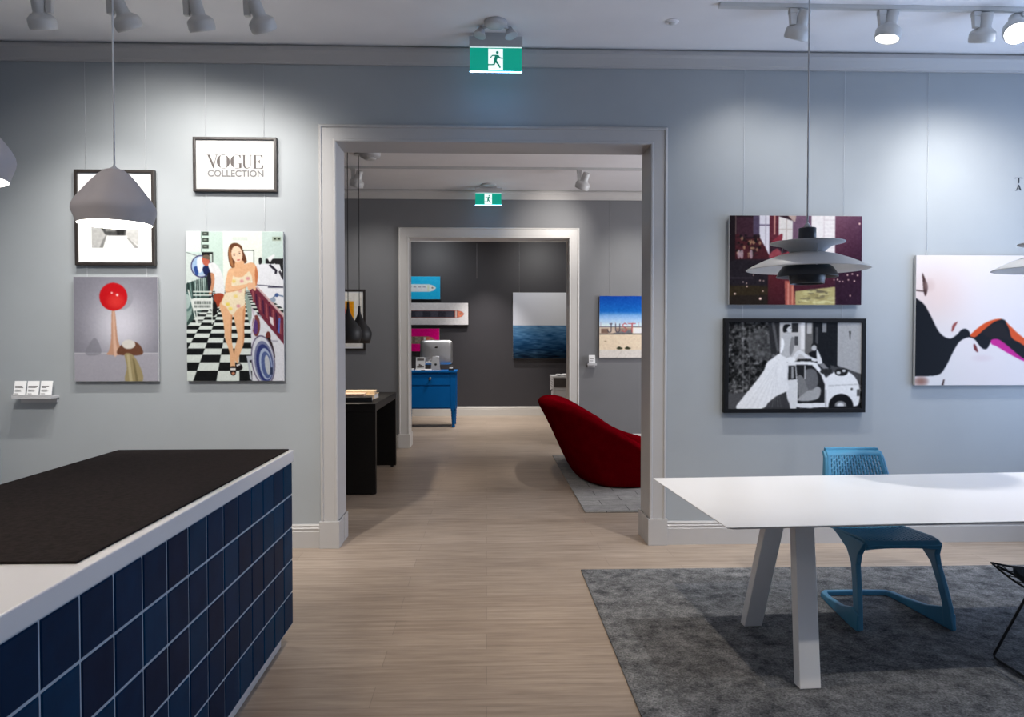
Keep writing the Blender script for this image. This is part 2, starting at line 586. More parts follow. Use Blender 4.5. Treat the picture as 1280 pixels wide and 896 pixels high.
class Canvas:
    SS = 2

    def __init__(self, box, w, h, bg=(255, 255, 255)):
        self.x0, self.y0, self.x1, self.y1 = box
        self.w, self.h = w, h
        W2, H2 = w * self.SS, h * self.SS
        u = (np.arange(W2) + .5) / W2
        v = (np.arange(H2) + .5) / H2
        self.U, self.V = np.meshgrid(u, v)
        self.X = self.x0 + self.U * (self.x1 - self.x0)
        self.Y = self.y0 + self.V * (self.y1 - self.y0)
        self.a = np.zeros((H2, W2, 3))
        self.a[:] = np.array(bg) / 255

    def mask(self, pts):
        m = np.zeros(self.X.shape, bool)
        n = len(pts)
        for i in range(n):
            xa, ya = pts[i]
            xb, yb = pts[(i + 1) % n]
            if ya == yb:
                continue
            c = (ya > self.Y) != (yb > self.Y)
            m ^= c & (self.X < (xb - xa) * (self.Y - ya) / (yb - ya) + xa)
        return m

    def put(self, m, col, al=1.0):
        c = np.array(col(self.X, self.Y) if callable(col) else col, float)
        c = c / 255
        if c.ndim == 3:
            c = c[m]
        wgt = al[m][:, None] if isinstance(al, np.ndarray) else al
        self.a[m] = self.a[m] * (1 - wgt) + c * wgt
        return self

    def poly(self, pts, col, al=1.0, sm=False):
        return self.put(self.mask(smooth_poly(pts) if sm else pts), col, al)

    def rect(self, x0, y0, x1, y1, col, al=1.0):
        return self.put((self.X >= x0) & (self.X <= x1) & (self.Y >= y0) & (self.Y <= y1), col, al)

    def ell(self, cx, cy, rx, ry, col, al=1.0, rot=0, inner=0):
        c, s = math.cos(rot), math.sin(rot)
        dx, dy = self.X - cx, self.Y - cy
        q = ((dx * c + dy * s) / rx) ** 2 + ((-dx * s + dy * c) / ry) ** 2
        return self.put((q <= 1) & (q >= inner * inner), col, al)

    def blob(self, cx, cy, rx, ry, col, al=1.0, rot=0):
        c, s = math.cos(rot), math.sin(rot)
        dx, dy = self.X - cx, self.Y - cy
        q = ((dx * c + dy * s) / rx) ** 2 + ((-dx * s + dy * c) / ry) ** 2
        w = np.clip(1 - q, 0, 1) * al
        return self.put(q < 1, col, w)

    def line(self, pts, wd, col, al=1.0):
        for (xa, ya), (xb, yb) in zip(pts[:-1], pts[1:]):
            L = math.hypot(xb - xa, yb - ya) + 1e-6
            nx, ny = -(yb - ya) / L * wd / 2, (xb - xa) / L * wd / 2
            ex, ey = (xb - xa) / L * wd * .25, (yb - ya) / L * wd * .25
            self.poly([(xa + nx - ex, ya + ny - ey), (xb + nx + ex, yb + ny + ey), (xb - nx + ex, yb - ny + ey), (xa - nx - ex, ya - ny - ey)], col, al)
        return self

    def noise(self, amp, cell=4, m=None, aniso=1):
        H, Wd = self.X.shape
        gh, gw = max(2, H // cell + 2), max(2, Wd // (cell * aniso) + 2)
        g = rng.normal(0, 1, (gh, gw))
        yi = np.linspace(0, gh - 1.001, H)
        xi = np.linspace(0, gw - 1.001, Wd)
        y0, x0 = yi.astype(int), xi.astype(int)
        fy, fx = (yi - y0)[:, None], (xi - x0)[None]
        n = (g[y0][:, x0] * (1 - fy) * (1 - fx) + g[y0 + 1][:, x0] * fy * (1 - fx) + g[y0][:, x0 + 1] * (1 - fy) * fx + g[y0 + 1][:, x0 + 1] * fy * fx)
        n = n[..., None] * amp / 255
        if m is not None:
            n = n * m[..., None]
        self.a = np.clip(self.a + n, 0, 1)
        return self

    def result(self):
        s = self.SS
        im = self.a.reshape(self.h, s, self.w, s, 3).mean(axis=(1, 3))
        p = np.pad(im, ((1, 1), (1, 1), (0, 0)), 'edge')          # the slight softness of a photographic print
        p = p[:-2] * .25 + p[1:-1] * .5 + p[2:] * .25
        return p[:, :-2] * .25 + p[:, 1:-1] * .5 + p[:, 2:] * .25


def print_mesh(name, canvas, x0, x1, z0, z1, y, parent=None, material='print', gain=1.0):
    """a flat printed sheet facing -Y whose picture lies in the sheet's colour attribute"""
    img = np.clip(srgb2lin(canvas.result()) * gain, 0, .9)
    h, w = img.shape[:2]
    xs = np.linspace(x0, x1, w + 1)
    zs = np.linspace(z1, z0, h + 1)
    gx, gz = np.meshgrid(xs, zs)
    co = np.stack([gx, np.full_like(gx, y), gz], -1).reshape(-1, 3)
    idx = np.arange((h + 1) * (w + 1)).reshape(h + 1, w + 1)
    q = np.stack([idx[1:, :-1], idx[1:, 1:], idx[:-1, 1:], idx[:-1, :-1]], -1).reshape(-1, 4)
    me = bpy.data.meshes.new(name)
    me.vertices.add(len(co))
    me.vertices.foreach_set('co', co.ravel())
    me.loops.add(q.size)
    me.loops.foreach_set('vertex_index', q.ravel().astype(np.int32))
    me.polygons.add(len(q))
    me.polygons.foreach_set('loop_start', np.arange(0, q.size, 4, dtype=np.int32))
    me.update(calc_edges=True)
    at = me.color_attributes.new('Col', 'FLOAT_COLOR', 'CORNER')
    c = np.ones((len(q), 4, 4), np.float32)
    c[:, :, :3] = img.reshape(-1, 1, 3)
    at.data.foreach_set('color', c.ravel())
    me.materials.append(M[material])
    o = bpy.data.objects.new(name, me)
    COL.objects.link(o)
    if parent:
        o.parent = parent
    return o


# ================================================================== THE SETTING
W1, W1B = 5.45, 5.72          # wall with the big opening
W2, W2B = 10.52, 10.82        # wall with the second opening
W3 = 15.0
ZC = 3.60
XL, XR = -3.47, 4.95

struct('floor', MB().box(-4.0, 5.3, -3.1, 15.3, -.1, 0), 'floor')
struct('ceiling', MB().box(-4.0, 5.3, -3.1, 15.3, ZC, ZC + .1), 'ceiling')
struct('wall_front', MB().box(-4.0, -1.092, W1, W1B, 0, ZC).box(1.212, 5.3, W1, W1B, 0, ZC).box(-1.092, 1.212, W1, W1B, 2.942, ZC), ['wall'])
struct('wall_left', MB().box(XL - .15, XL, -3.1, W1, 0, ZC), 'wall')
struct('wall_right', MB().box(XR, XR + .15, 5.1, W1, 0, ZC).box(XR, XR + .15, -3.1, 2.0, 0, ZC).box(XR, XR + .15, 2.0, 5.1, 0, .35).box(XR, XR + .15, 2.0, 5.1, 3.15, ZC), 'wall')
struct('wall_back', MB().box(-4.0, -2.0, -3.0, -2.85, 0, ZC).box(3.2, 5.3, -3.0, -2.85, 0, ZC).box(-2, 3.2, -3.0, -2.85, 0, .5).box(-2, 3.2, -3.0, -2.85, 3.25, ZC), 'wall')
wf = MB()
for y in (2.0, 3.53, 5.05):
    wf.box(XR + .02, XR + .09, y, y + .05, .35, 3.15)
wf.box(XR + .02, XR + .09, 2.0, 5.1, .35, .41).box(XR + .02, XR + .09, 2.0, 5.1, 3.09, 3.15)
struct('window_1', wf, 'trim', .004)
wf = MB()
for x in (-2.0, -.3, 1.4, 3.14):
    wf.box(x, x + .06, -2.97, -2.9, .5, 3.25)
wf.box(-2, 3.2, -2.97, -2.9, .5, .56).box(-2, 3.2, -2.97, -2.9, 3.19, 3.25)
struct('window_2', wf, 'trim', .004)
# middle room
struct('wall_middle', MB().box(-4.0, -1.099, W2, W2B, 0, ZC).box(1.179, 5.3, W2, W2B, 0, ZC).box(-1.099, 1.179, W2, W2B, 2.954, ZC), 'wall_mid')
struct('wall_middle_left', MB().box(XL - .3, XL - .15, W1B, W2, 0, ZC), 'wall_mid')
struct('wall_middle_right', MB().box(XR, XR + .15, W1B, 6.7, 0, ZC).box(XR, XR + .15, 9.3, W2, 0, ZC).box(XR, XR + .15, 6.7, 9.3, 0, .8).box(XR, XR + .15, 6.7, 9.3, 3.0, ZC), 'wall_mid')
wf = MB()
for y in (6.7, 7.97, 9.24):
    wf.box(XR + .02, XR + .09, y, y + .06, .8, 3.0)
wf.box(XR + .02, XR + .09, 6.7, 9.3, .8, .86).box(XR + .02, XR + .09, 6.7, 9.3, 2.94, 3.0)
struct('window_3', wf, 'trim', .004)
# far room
struct('wall_far', MB().box(-4.0, 5.3, W3, W3 + .15, 0, ZC), 'wall_far')
struct('wall_far_left', MB().box(-3.6, -3.45, W2B, W3, 0, ZC), 'wall_far')
struct('wall_far_right', MB().box(3.9, 4.05, W2B, W3, 0, ZC), 'wall_far')


def cornice(name, x0, x1, yw, side=1, m='trim'):
    """plaster cornice along a wall that faces -Y: cove profile with a shadow gap above"""
    prof = [(0, 3.475), (.018, 3.475), (.022, 3.487), (.030, 3.495), (.052, 3.535), (.066, 3.553), (.066, 3.580), (.040, 3.580), (.040, ZC), (0, ZC)]
    mb = MB()
    n = len(prof)
    vs = [(x0, yw - side * a, z) for a, z in prof] + [(x1, yw - side * a, z) for a, z in prof]
    fs = [(i, (i + 1) % n, n + (i + 1) % n, n + i) for i in range(n)] + [tuple(range(n)), tuple(range(n, 2 * n))]
    mb.add(vs, fs)
    return struct(name, mb, m)


cornice('trim_1', XL, XR, W1)
cornice('trim_2', XL - .15, XR, W2, m='trim_brightened')
cornice('trim_3', -3.45, 3.9, W3, m='trim_brightened')


def architrave(name, x0, x1, ztop, yw, yb, wd, plinth_h, extra_back=True, m='trim'):
    """door casing: two mitred jamb casings and a head with a stepped moulding, a jamb lining and plinth blocks"""
    mb = MB()
    # moulding profile across the width (0 = inner edge) and how far it stands off the wall
    prof = [(0, 0), (0, .020), (.006, .026), (.018, .026), (.022, .021), (wd - .024, .021), (wd - .020, .030), (wd - .010, .030), (wd - .008, .024), (wd - .003, .024), (wd, .018), (wd, 0)]

    def run(face, sgn):
        L = [(x0 - a, face - sgn * t, 0) for a, t in prof]
        LT = [(x0 - a, face - sgn * t, ztop + a) for a, t in prof]
        RT = [(x1 + a, face - sgn * t, ztop + a) for a, t in prof]
        R = [(x1 + a, face - sgn * t, 0) for a, t in prof]
        mb.loft([L, LT, RT, R], smooth=False, caps=(True, True))
    run(yw, 1)
    if extra_back:
        run(yb, -1)
    # lining
    lt = .016
    mb.box(x0 - lt, x0, yw - .002, yb + .002, 0, ztop)
    mb.box(x1, x1 + lt, yw - .002, yb + .002, 0, ztop)
    mb.box(x0 - lt, x1 + lt, yw - .002, yb + .002, ztop, ztop + lt)
    # plinth blocks
    for xa, xb in ((x0 - wd - .006, x0 + .012), (x1 - .012, x1 + wd + .006)):
        mb.box(xa, xb, yw - .040, yw + .10, 0, plinth_h)
        mb.box(xa, xb, yb - .10, yb + .040, 0, plinth_h)
    mb.box(x0 - .01, x0 + .008, yw, yb, 0, plinth_h)
    mb.box(x1 - .008, x1 + .01, yw, yb, 0, plinth_h)
    return struct(name, mb, m, .002)


architrave('trim_4', -1.075, 1.195, 2.925, W1, W1B, .125, .195)
architrave('trim_5', -1.082, 1.162, 2.937, W2, W2B, .145, .195, m='trim_brightened')


def baseboard(name, x0, x1, yw, h=.172, m='trim'):
    prof = [(0, 0), (.020, 0), (.020, h - .052), (.016, h - .048), (.016, h - .040), (.019, h - .036), (.019, h - .030), (.013, h - .024), (.013, h - .018), (.016, h - .012), (.010, h), (0, h)]
    n = len(prof)
    vs = [(x0, yw - a, z) for a, z in prof] + [(x1, yw - a, z) for a, z in prof]
    fs = [(i, (i + 1) % n, n + (i + 1) % n, n + i) for i in range(n)] + [tuple(range(n)), tuple(range(n, 2 * n))]
    return struct(name, MB().add(vs, fs), m)


baseboard('baseboard_front_left', XL, -1.206, W1)
baseboard('baseboard_front_right', 1.326, XR, W1)
baseboard('baseboard_middle_left', XL - .15, -1.233, W2, .185, 'trim_brightened')
baseboard('baseboard_middle_right', 1.313, XR, W2, .185, 'trim_brightened')
baseboard('baseboard_far', -3.45, 3.9, W3, .185, 'trim_brightened')
mb = MB().box(XL, XL + .02, -2.85, W1 - .02, 0, .165)
struct('baseboard_left', mb, 'trim', .004)


# ------------------------------------------------------------------ counter
def counter():
    X1, X0, Y0, Y1 = -.955, -1.82, .35, 3.70
    t = thing('tiled_counter', 'long white topped counter faced with dark blue square tiles', 'counter', (-1.4, 2.0, 0))
    ox, oy = -1.4, 2.0
    b = MB().box(X0 - ox, X1 - .0035 - ox, Y0 - oy, Y1 - .0035 - oy, .105, .905)
    b.build('body', 'grout', t)
    # tiles: five rows on the long side and on the end, each tile a shallow bevelled pad
    mb = MB()
    cols = []
    ts, g = .16, .0075

    def pad(o, u, n, w, h, hue):
        o, u, n = Vector(o), Vector(u), Vector(n)
        up = Vector((0, 0, 1))
        e = .004
        q = [o, o + u * w, o + u * w + up * h, o + up * h]
        top = [o + u * e + up * e + n * .0035, o + u * (w - e) + up * e + n * .0035, o + u * (w - e) + up * (h - e) + n * .0035, o + u * e + up * (h - e) + n * .0035]
        k = len(mb.f)
        mb.hexa(q, top)
        cols.extend([hue] * (len(mb.f) - k))
    hues = [(.0008, .022, .066), (.0008, .025, .074), (.0008, .032, .082), (.0008, .020, .060), (.0008, .034, .09), (.004, .017, .05)]
    rnd = random.Random(3)
    y = Y1
    while y > Y0 + .02:
        w = min(ts, y - Y0)
        for r in range(5):
            pad((X1 - .0035 - ox, y - w + g / 2 - oy, .105 + r * ts + g / 2), (0, 1, 0), (1, 0, 0), w - g, ts - g, rnd.choice(hues))
        y -= ts
    x = X1
    while x > X0 + .02:
        w = min(ts, x - X0)
        for r in range(5):
            pad((x - w + g / 2 - ox, Y1 - .0035 - oy, .105 + r * ts + g / 2), (1, 0, 0), (0, 1, 0), w - g, ts - g, rnd.choice(hues))
        x -= ts
    o = mb.build('tile_facing', 'tile', t)
    at = o.data.color_attributes.new('Col', 'FLOAT_COLOR', 'CORNER')
    for p, c in zip(o.data.polygons, cols):
        for li in p.loop_indices:
            at.data[li].color = (*c, 1)
    MB().box(X0 + .01 - ox, X1 + .006 - ox, Y0 - .01 - oy, Y1 + .006 - oy, .908, .964).build('worktop', 'white', t, bevel=.004)
    MB().box(X0 + .05 - ox, X1 - .052 - ox, Y0 + .05 - oy, Y1 - .03 - oy, 0, .105).build('kickboard', 'white', t, bevel=.002)
    m = MB()
    pts = [(-1.79, 1.83), (-.985, 1.82), (-.978, 2.3), (-.972, 3.0), (-.968, 3.69), (-1.3, 3.695), (-1.79, 3.69), (-1.795, 2.6)]
    m.hexa([(x, y, .9645) for x, y in pts], [(x, y, .971) for x, y in pts])
    tag(m.build('felt_mat', 'felt', bevel=.002), 'dark brown felt mat lying over the white counter top', 'mat')


counter()


# ------------------------------------------------------------------ white table
def table():
    t = thing('trestle_table', 'large white table with thin top on splayed trestle legs over the grey rug', 'table', (2.28, 3.62, 0), math.radians(3.0))
    L, Wd, z = 2.66, 1.10, .74
    hl, hw = L / 2, Wd / 2
    e = .05
    top = [(-hl, -hw), (hl, -hw), (hl, hw), (-hl, hw)]
    low = [(-hl + e, -hw + e), (hl - e, -hw + e), (hl - e, hw - e), (-hl + e, hw - e)]
    mb = MB()
    mb.loft([[(x, y, z - .022) for x, y in low], [(x, y, z - .004) for x, y in top], [(x, y, z) for x, y in top]], smooth=False)
    mb.build('tabletop', 'white', t, bevel=.0015)
    R = Matrix.Rotation(-math.radians(3.0), 3, 'Z')

    def leg(foot, head, w=.094, d=.058):
        f, h = Vector(foot), Vector(head)
        m = MB()
        m.hexa([(f.x - w / 2, f.y - d / 2, f.z), (f.x + w / 2, f.y - d / 2, f.z), (f.x + w / 2, f.y + d / 2, f.z), (f.x - w / 2, f.y + d / 2, f.z)],
               [(h.x - w / 2, h.y - d / 2, h.z), (h.x + w / 2, h.y - d / 2, h.z), (h.x + w / 2, h.y + d / 2, h.z), (h.x - w / 2, h.y + d / 2, h.z)])
        m.build('leg', 'white', t, bevel=.003)

    def loc(x, y, zz):
        p = R @ Vector((x - 2.28, y - 3.62, 0))
        return (p.x, p.y, zz)
    leg(loc(1.384, 3.15, .012), loc(1.500, 3.50, .719))
    leg(loc(1.388, 3.85, .012), loc(1.408, 3.56, .719))
    leg(loc(3.19, 3.30, .012), loc(3.08, 3.66, .719))
    leg(loc(3.15, 4.00, .012), loc(3.17, 3.72, .719))
    p0, p1 = loc(1.45, 3.53, .70), loc(3.12, 3.69, .70)
    MB().box(p0[0], p1[0], -.04, .04, .695, .7185).build('rail', 'white', t, bevel=.002)


table()

# rugs
rg = MB().box(.615, 5.0 - .3, 1.4, 4.83, .0005, .011)
tag(rg.build('area_rug', 'rug', bevel=.003), 'large distressed dark grey rug under the white table', 'rug')
rg = MB().box(.86, 3.2, 6.47, 9.7, .0005, .011)
tag(rg.build('area_rug', 'rug_pale', bevel=.003), 'pale grey rug with thin grid lines under the red sofa', 'rug')


# ------------------------------------------------------------------ blue cantilever chair
def blue_chair():
    t = thing('cantilever_chair', 'blue plastic cantilever chair with perforated seat behind the white table', 'chair', (2.155, 3.995, .0115), math.radians(-1.0))

    def sweep(pts, w, h):
        """ribbon of rectangular section; h upwards, w across, per-point sizes"""
        rings = []
        n = len(pts)
        P = [Vector(p) for p in pts]
        for i, p in enumerate(P):
            d = P[min(i + 1, n - 1)] - P[max(i - 1, 0)]
            s = Vector((-d.y, d.x, 0)).normalized()
            a, b = w[i] / 2, h[i]
            rings.append([tuple(p - s * a), tuple(p + s * a), tuple(p + s * a * .8 + Vector((0, 0, b))), tuple(p - s * a * .8 + Vector((0, 0, b)))])
        return rings
    # floor loop: front left foot -> back -> front right foot
    f = MB()
    pts = [(-.246, -.27, 0), (-.244, -.20, 0), (-.230, -.05, 0), (-.212, .15, 0), (-.200, .25, 0), (-.175, .285, 0), (0, .295, 0), (.175, .285, 0), (.200, .25, 0), (.212, .15, 0), (.230, -.05, 0), (.244, -.20, 0), (.246, -.27, 0)]
    wd = [.022, .030, .034, .036, .040, .040, .040, .040, .040, .036, .034, .030, .022]
    ht = [.085, .105, .062, .036, .030, .028, .027, .028, .030, .036, .062, .105, .085]
    f.loft(sweep(pts, wd, ht), smooth=False)
    f.build('floor_frame', 'chair_blue', t, bevel=.006)
    # front uprights rise from the feet, lean back and widen into the seat side
    for s in (-1, 1):
        u = MB()
        prof = [  # (z, y front, y back, x outer, thickness)
            (.01, -.282, -.20, .252, .024), (.12, -.262, -.198, .247, .026), (.22, -.228, -.168, .238, .028), (.32, -.190, -.125, .227, .028), (.375, -.188, -.06, .219, .030), (.415, -.212, .06, .212, .030), (.446, -.228, .19, .206, .030)]
        rings = []
        for z, yf, yb, xo, th in prof:
            rings.append([(s * xo, yf, z), (s * xo, yb, z), (s * (xo - th), yb, z), (s * (xo - th), yf, z)])
        u.loft(rings, smooth=False)
        u.build('leg', 'chair_blue', t, bevel=.006)
    # seat and back: shells pierced by staggered slots
    def shell(fn, nu, nv, name, margin, keep=lambda i, j: True):
        m = MB()
        idx = {}
        vs = []

        def vid(i, j):
            if (i, j) not in idx:
                idx[(i, j)] = len(vs)
                vs.append(fn(i / nu, j / nv))
            return idx[(i, j)]
        fs = []
        for i in range(nu):
            for j in range(nv):
                inside = margin <= i < nu - margin and 4 <= j < nv - 4
                slot = inside and (i % 3 == 1) and ((j + (2 if (i // 3) % 2 else 0)) % 4 != 0)
                if slot:
                    continue
                fs.append((vid(i, j), vid(i + 1, j), vid(i + 1, j + 1), vid(i, j + 1)))
        m.add(vs, fs, 0, True)
        return m.build(name, 'chair_blue', t, solid=.012)

    def seat_fn(u, v):   # v: 0 front .. 1 rear
        hw = .195 + .014 * v
        y = -.240 + v * .448
        z = .446 + .016 * math.sin(min(1, v * 4) * PI / 2) - .030 * v - .010 * (1 - (2 * u - 1) ** 2) * math.sin(v * PI)
        if v < .06:
            z -= (.06 - v) * .25
        return ((2 * u - 1) * hw, y, z)

    def back_fn(u, v):   # v: 0 bottom .. 1 top
        hw = .200 - .042 * max(0, v - .2) / .8
        y = .208 + .10 * v + .035 * math.sin(v * PI) * 0 + .03 * v * v
        z = .432 + v * .408
        y += .018 * (1 - (2 * u - 1) ** 2) - .012
        if v > .96:
            y += (v - .96) * .5
        return ((2 * u - 1) * hw, y, z)
    shell(seat_fn, 60, 60, 'seat', 4)
    shell(back_fn, 60, 56, 'backrest', 4)
    # raised rim round the back
    r = MB()
    for s in (0, 1):
        rings = []
        for k in range(13):
            v = k / 12
            p = Vector(back_fn(s, v))
            o = 1 if s else -1
            dpt = .05 * (1 - v) + .022
            rings.append([(p.x, p.y - .008, p.z), (p.x + o * .014, p.y - .004, p.z), (p.x + o * .014, p.y + dpt, p.z), (p.x, p.y + dpt, p.z)])
        r.loft(rings, smooth=False)
    rings = []
    for k in range(13):
        u = k / 12
        p = Vector(back_fn(u, 1))
        rings.append([(p.x, p.y - .008, p.z - .004), (p.x, p.y + .026, p.z - .004), (p.x, p.y + .026, p.z + .016), (p.x, p.y - .002, p.z + .016)])
    r.loft(rings, smooth=False)
    r.build('back_rim', 'chair_blue', t, bevel=.004)
    a = MB()
    rings = []
    for k in range(13):
        u = k / 12
        p = Vector(seat_fn(u, 0))
        dr = .014 + .010 * abs(2 * u - 1) ** 3
        rings.append([(p.x, p.y, p.z + .006), (p.x, p.y + .028, p.z + .006), (p.x, p.y + .028, p.z - dr), (p.x, p.y + .010, p.z - dr)])
    a.loft(rings, smooth=False)
    a.build('seat_apron', 'chair_blue', t, bevel=.004)


blue_chair()


# ------------------------------------------------------------------ black wire chair at the right edge
def wire_chair():
    t = thing('wire_chair', 'black wire chair with dark seat pad partly seen at right edge', 'chair', (2.62, 3.16, .0115), math.radians(0))
    x0, x1, yf, yb = -.245, .245, .26, -.20     # front of the seat looks to the table (+Y)

    def sz(u, v):
        """seat and back as one bent net: v 0 = front edge, 1 = top of back"""
        if v < .5:
            w = v / .5
            y = yf + (yb - yf) * w
            z = .445 - .035 * math.sin(w * PI) - .02 * w - .03 * (1 - (2 * u - 1) ** 2)
        else:
            w = (v - .5) / .5
            y = yb - .16 * w + .02
            z = .425 + .36 * w - .01 * (1 - (2 * u - 1) ** 2)
        hw = .245 - .045 * max(0, v - .5)
        return ((2 * u - 1) * hw, y, z)
    n = MB()
    for i in range(1, 10):
        n.tube([sz(i / 10, k / 24) for k in range(25)], .0026, 6)
    for j in range(1, 18):
        n.tube([sz(k / 12, j / 18) for k in range(13)], .0026, 6)
    n.build('wire_net', 'black', t)
    e = MB()
    loop = [sz(k / 10, 0) for k in range(11)] + [sz(1, k / 20) for k in range(1, 21)] + [sz(1 - k / 10, 1) for k in range(1, 11)] + [sz(0, 1 - k / 20) for k in range(1, 21)]
    e.tube(loop, .0048, 8)
    e.build('edge_wire', 'black', t)
    p = MB()
    rings = []
    for k, (ins, zz) in enumerate(((.05, .004), (.04, .012), (.04, .022), (.06, .028))):
        ring = []
        for q in range(32):
            a = 2 * PI * q / 32
            cx = math.copysign(abs(math.cos(a)) ** .5, math.cos(a))
            cy = math.copysign(abs(math.sin(a)) ** .5, math.sin(a))
            u = .5 + cx * (.5 - ins * 1.4)
            v = .24 + cy * (.225 - ins * .5)
            s = sz(u, max(0.01, v))
            ring.append((s[0], s[1], s[2] + zz))
        rings.append(ring)
    p.loft(rings)
    p.build('seat_pad', 'pad', t)
    # sled base: each side one bent rod (runner and two legs), with short braces up to the net
    for s in (-1, 1):
        b = MB()
        xr = s * .245
        b.tube([(s * .19, .06, .408), (s * .208, .117, .28), (s * .231, .188, .12), (xr, .230, .022), (xr, .222, .010), (xr, .20, .007), (xr, 0, .007), (xr, -.22, .007), (xr, -.245, .010), (xr, -.255, .022), (s * .235, -.22, .13), (s * .20, -.12, .30), (s * .19, -.06, .388)], .0065, 10)
        b.tube([(s * .19, .06, .406), (s * .21, .17, .421), (s * .232, .235, .437)], .0055, 8)
        b.build('leg', 'black', t)
    c = MB()
    c.tube([(-.19, .06, .402), (0, .06, .392), (.19, .06, .402)], .006, 8)
    c.tube([(-.19, -.06, .385), (0, -.06, .372), (.19, -.06, .385)], .006, 8)
    c.build('crossbar', 'black', t)


wire_chair()


# ------------------------------------------------------------------ pendants
def pleated_pendant(x, y, zb, label, first=None):
    if first:
        return copy_thing(first, (x, y, zb), .5, label)
    t = thing('pendant_lamp', label, 'pendant lamp', (x, y, zb), 0, 'white pleated pendants over the counter')
    # outer shade: narrow crown, soft pleats, widest a third of the way up, drawn in to the rim
    prof = [(.022, .196), (.034, .194), (.052, .180), (.078, .150), (.104, .115), (.126, .085), (.137, .066), (.140, .052), (.138, .040), (.131, .020), (.124, .0)]
    seg = 72
    rings = []
    for r, z in prof:
        h = z / .196
        amp = .07 * math.sin(min(1, h * 1.1) * PI) * h
        rings.append([(r * (1 + amp * math.cos(5 * 2 * PI * i / seg + .9)) * math.cos(2 * PI * i / seg), r * (1 + amp * math.cos(5 * 2 * PI * i / seg + .9)) * math.sin(2 * PI * i / seg), z) for i in range(seg)])
    MB().loft(rings, caps=(True, False)).build('lamp_shade', 'shade_out', t)
    inner = [(.122, .0), (.128, .02), (.133, .042), (.130, .06), (.112, .085), (.08, .125), (.05, .16), (.02, .178)]
    m = MB().lathe(inner, 60, caps=(False, True))
    m.lathe([(.124, 0), (.122, -.0005)], 60)
    m.build('shade_lining', 'shade_in', t)
    MB().lathe([(.004, .03), (.022, .036), (.032, .055), (.028, .08), (.016, .105), (.014, .14)], 24, caps=(True, True)).build('bulb', 'bulb', t)
    MB().lathe([(.024, .192), (.022, .198), (.008, .206), (.0025, .212)], 24, caps=(True, True)).build('cord_grip', 'ph_white', t)
    MB().tube([(0, 0, .205), (0, 0, ZC - zb - .02)], .0032, 8).build('cord', 'wire', t)
    MB().lathe([(.05, ZC - zb - .001), (.05, ZC - zb - .022), (.045, ZC - zb - .026)], 32, caps=(True, True)).build('ceiling_rose', 'lamp_white', t)
    return t


p1 = pleated_pendant(-1.345, 2.77, 1.922, 'white pleated pendant lamp hanging in front of the black framed matted picture')
p2 = pleated_pendant(-1.385, 2.0, 1.922, 'white pleated pendant lamp cut off by the left edge of the picture', p1)
for nm, p in (('pendant_bulb_light', p1), ('pendant_bulb_light', p2)):
    l = bpy.data.lights.new(nm, 'POINT')
    l.energy = 6
    l.color = (1, .93, .82)
    l.shadow_soft_size = .03
    o = bpy.data.objects.new(nm, l)
    COL.objects.link(o)
    o.location = (p.location.x, p.location.y, 1.935)


def layered_pendant(x, y, zb, label, first=None):
    if first:
        return copy_thing(first, (x, y, zb), 0, label)
    t = thing('layered_pendant_lamp', label, 'pendant lamp', (x, y, zb), 0, 'layered disc pendants over the table')
    # heights above the lowest rim
    MB().lathe([(.036, .266), (.0385, .264), (.0385, .204), (.036, .202)], 40, caps=(True, True)).build('socket_cover', 'ph_dark', t)
    # upper dish: trumpet opening upwards
    MB().lathe([(.064, .140), (.070, .150), (.085, .166), (.110, .182), (.140, .192), (.163, .196), (.1635, .199), (.140, .196), (.108, .187), (.082, .171), (.066, .155), (.060, .142)], 72).build('upper_shade', 'ph_white', t)
    MB().lathe([(.030, .203), (.110, .189), (.112, .1885)], 48).build('upper_cover', 'ph_white', t)
    # main wide shade
    MB().lathe([(.030, .158), (.075, .153), (.130, .140), (.190, .118), (.240, .094), (.268, .078), (.270, .076), (.267, .0745), (.238, .089), (.188, .112), (.128, .134), (.070, .147), (.030, .152)], 80).build('main_shade', 'ph_white', t)
    MB().lathe([(.062, .100), (.090, .108), (.122, .112), (.122, .114), (.090, .111), (.060, .103)], 64).build('reflector_ring', 'ph_teal', t)
    MB().lathe([(.055, .108), (.085, .102), (.110, .086), (.126, .064), (.134, .044), (.1345, .041), (.131, .042), (.122, .062), (.106, .082), (.082, .097), (.055, .103)], 64).build('lower_shade', ['ph_dark'], t)
    MB().lathe([(.080, .058), (.079, .040), (.0745, .010), (.072, .009), (.071, .010), (.076, .040), (.077, .058)], 48).build('inner_cup', 'ph_dark', t)
    MB().lathe([(.001, .022), (.071, .020)], 40).build('diffuser', 'ph_white', t)
    for k in range(3):
        st = MB()
        a = 2 * PI * k / 3 + .5
        c, s = math.cos(a), math.sin(a)
        st.tube([(c * .108, s * .108, .185), (c * .112, s * .112, .146), (c * .113, s * .113, .112), (c * .106, s * .106, .088), (c * .078, s * .078, .052)], .0022, 6)
        st.build('strut', 'steel', t)
    MB().lathe([(.014, .265), (.014, .277), (.009, .285), (.004, .290)], 20, caps=(True, True)).build('cord_grip', 'ph_white', t)
    MB().tube([(0, 0, .285), (0, 0, ZC - zb - .02)], .0042, 8).build('cord', 'wire', t)
    MB().lathe([(.06, ZC - zb - .001), (.058, ZC - zb - .03), (.02, ZC - zb - .05)], 32, caps=(True, True)).build('ceiling_rose', 'lamp_white', t)
    return t


q1 = layered_pendant(1.474, 3.4, 1.752, 'layered white and dark pendant lamp hanging in front of the wine red print')
layered_pendant(2.662, 3.4, 1.757, 'layered pendant lamp of which only a shade edge shows at right', q1)


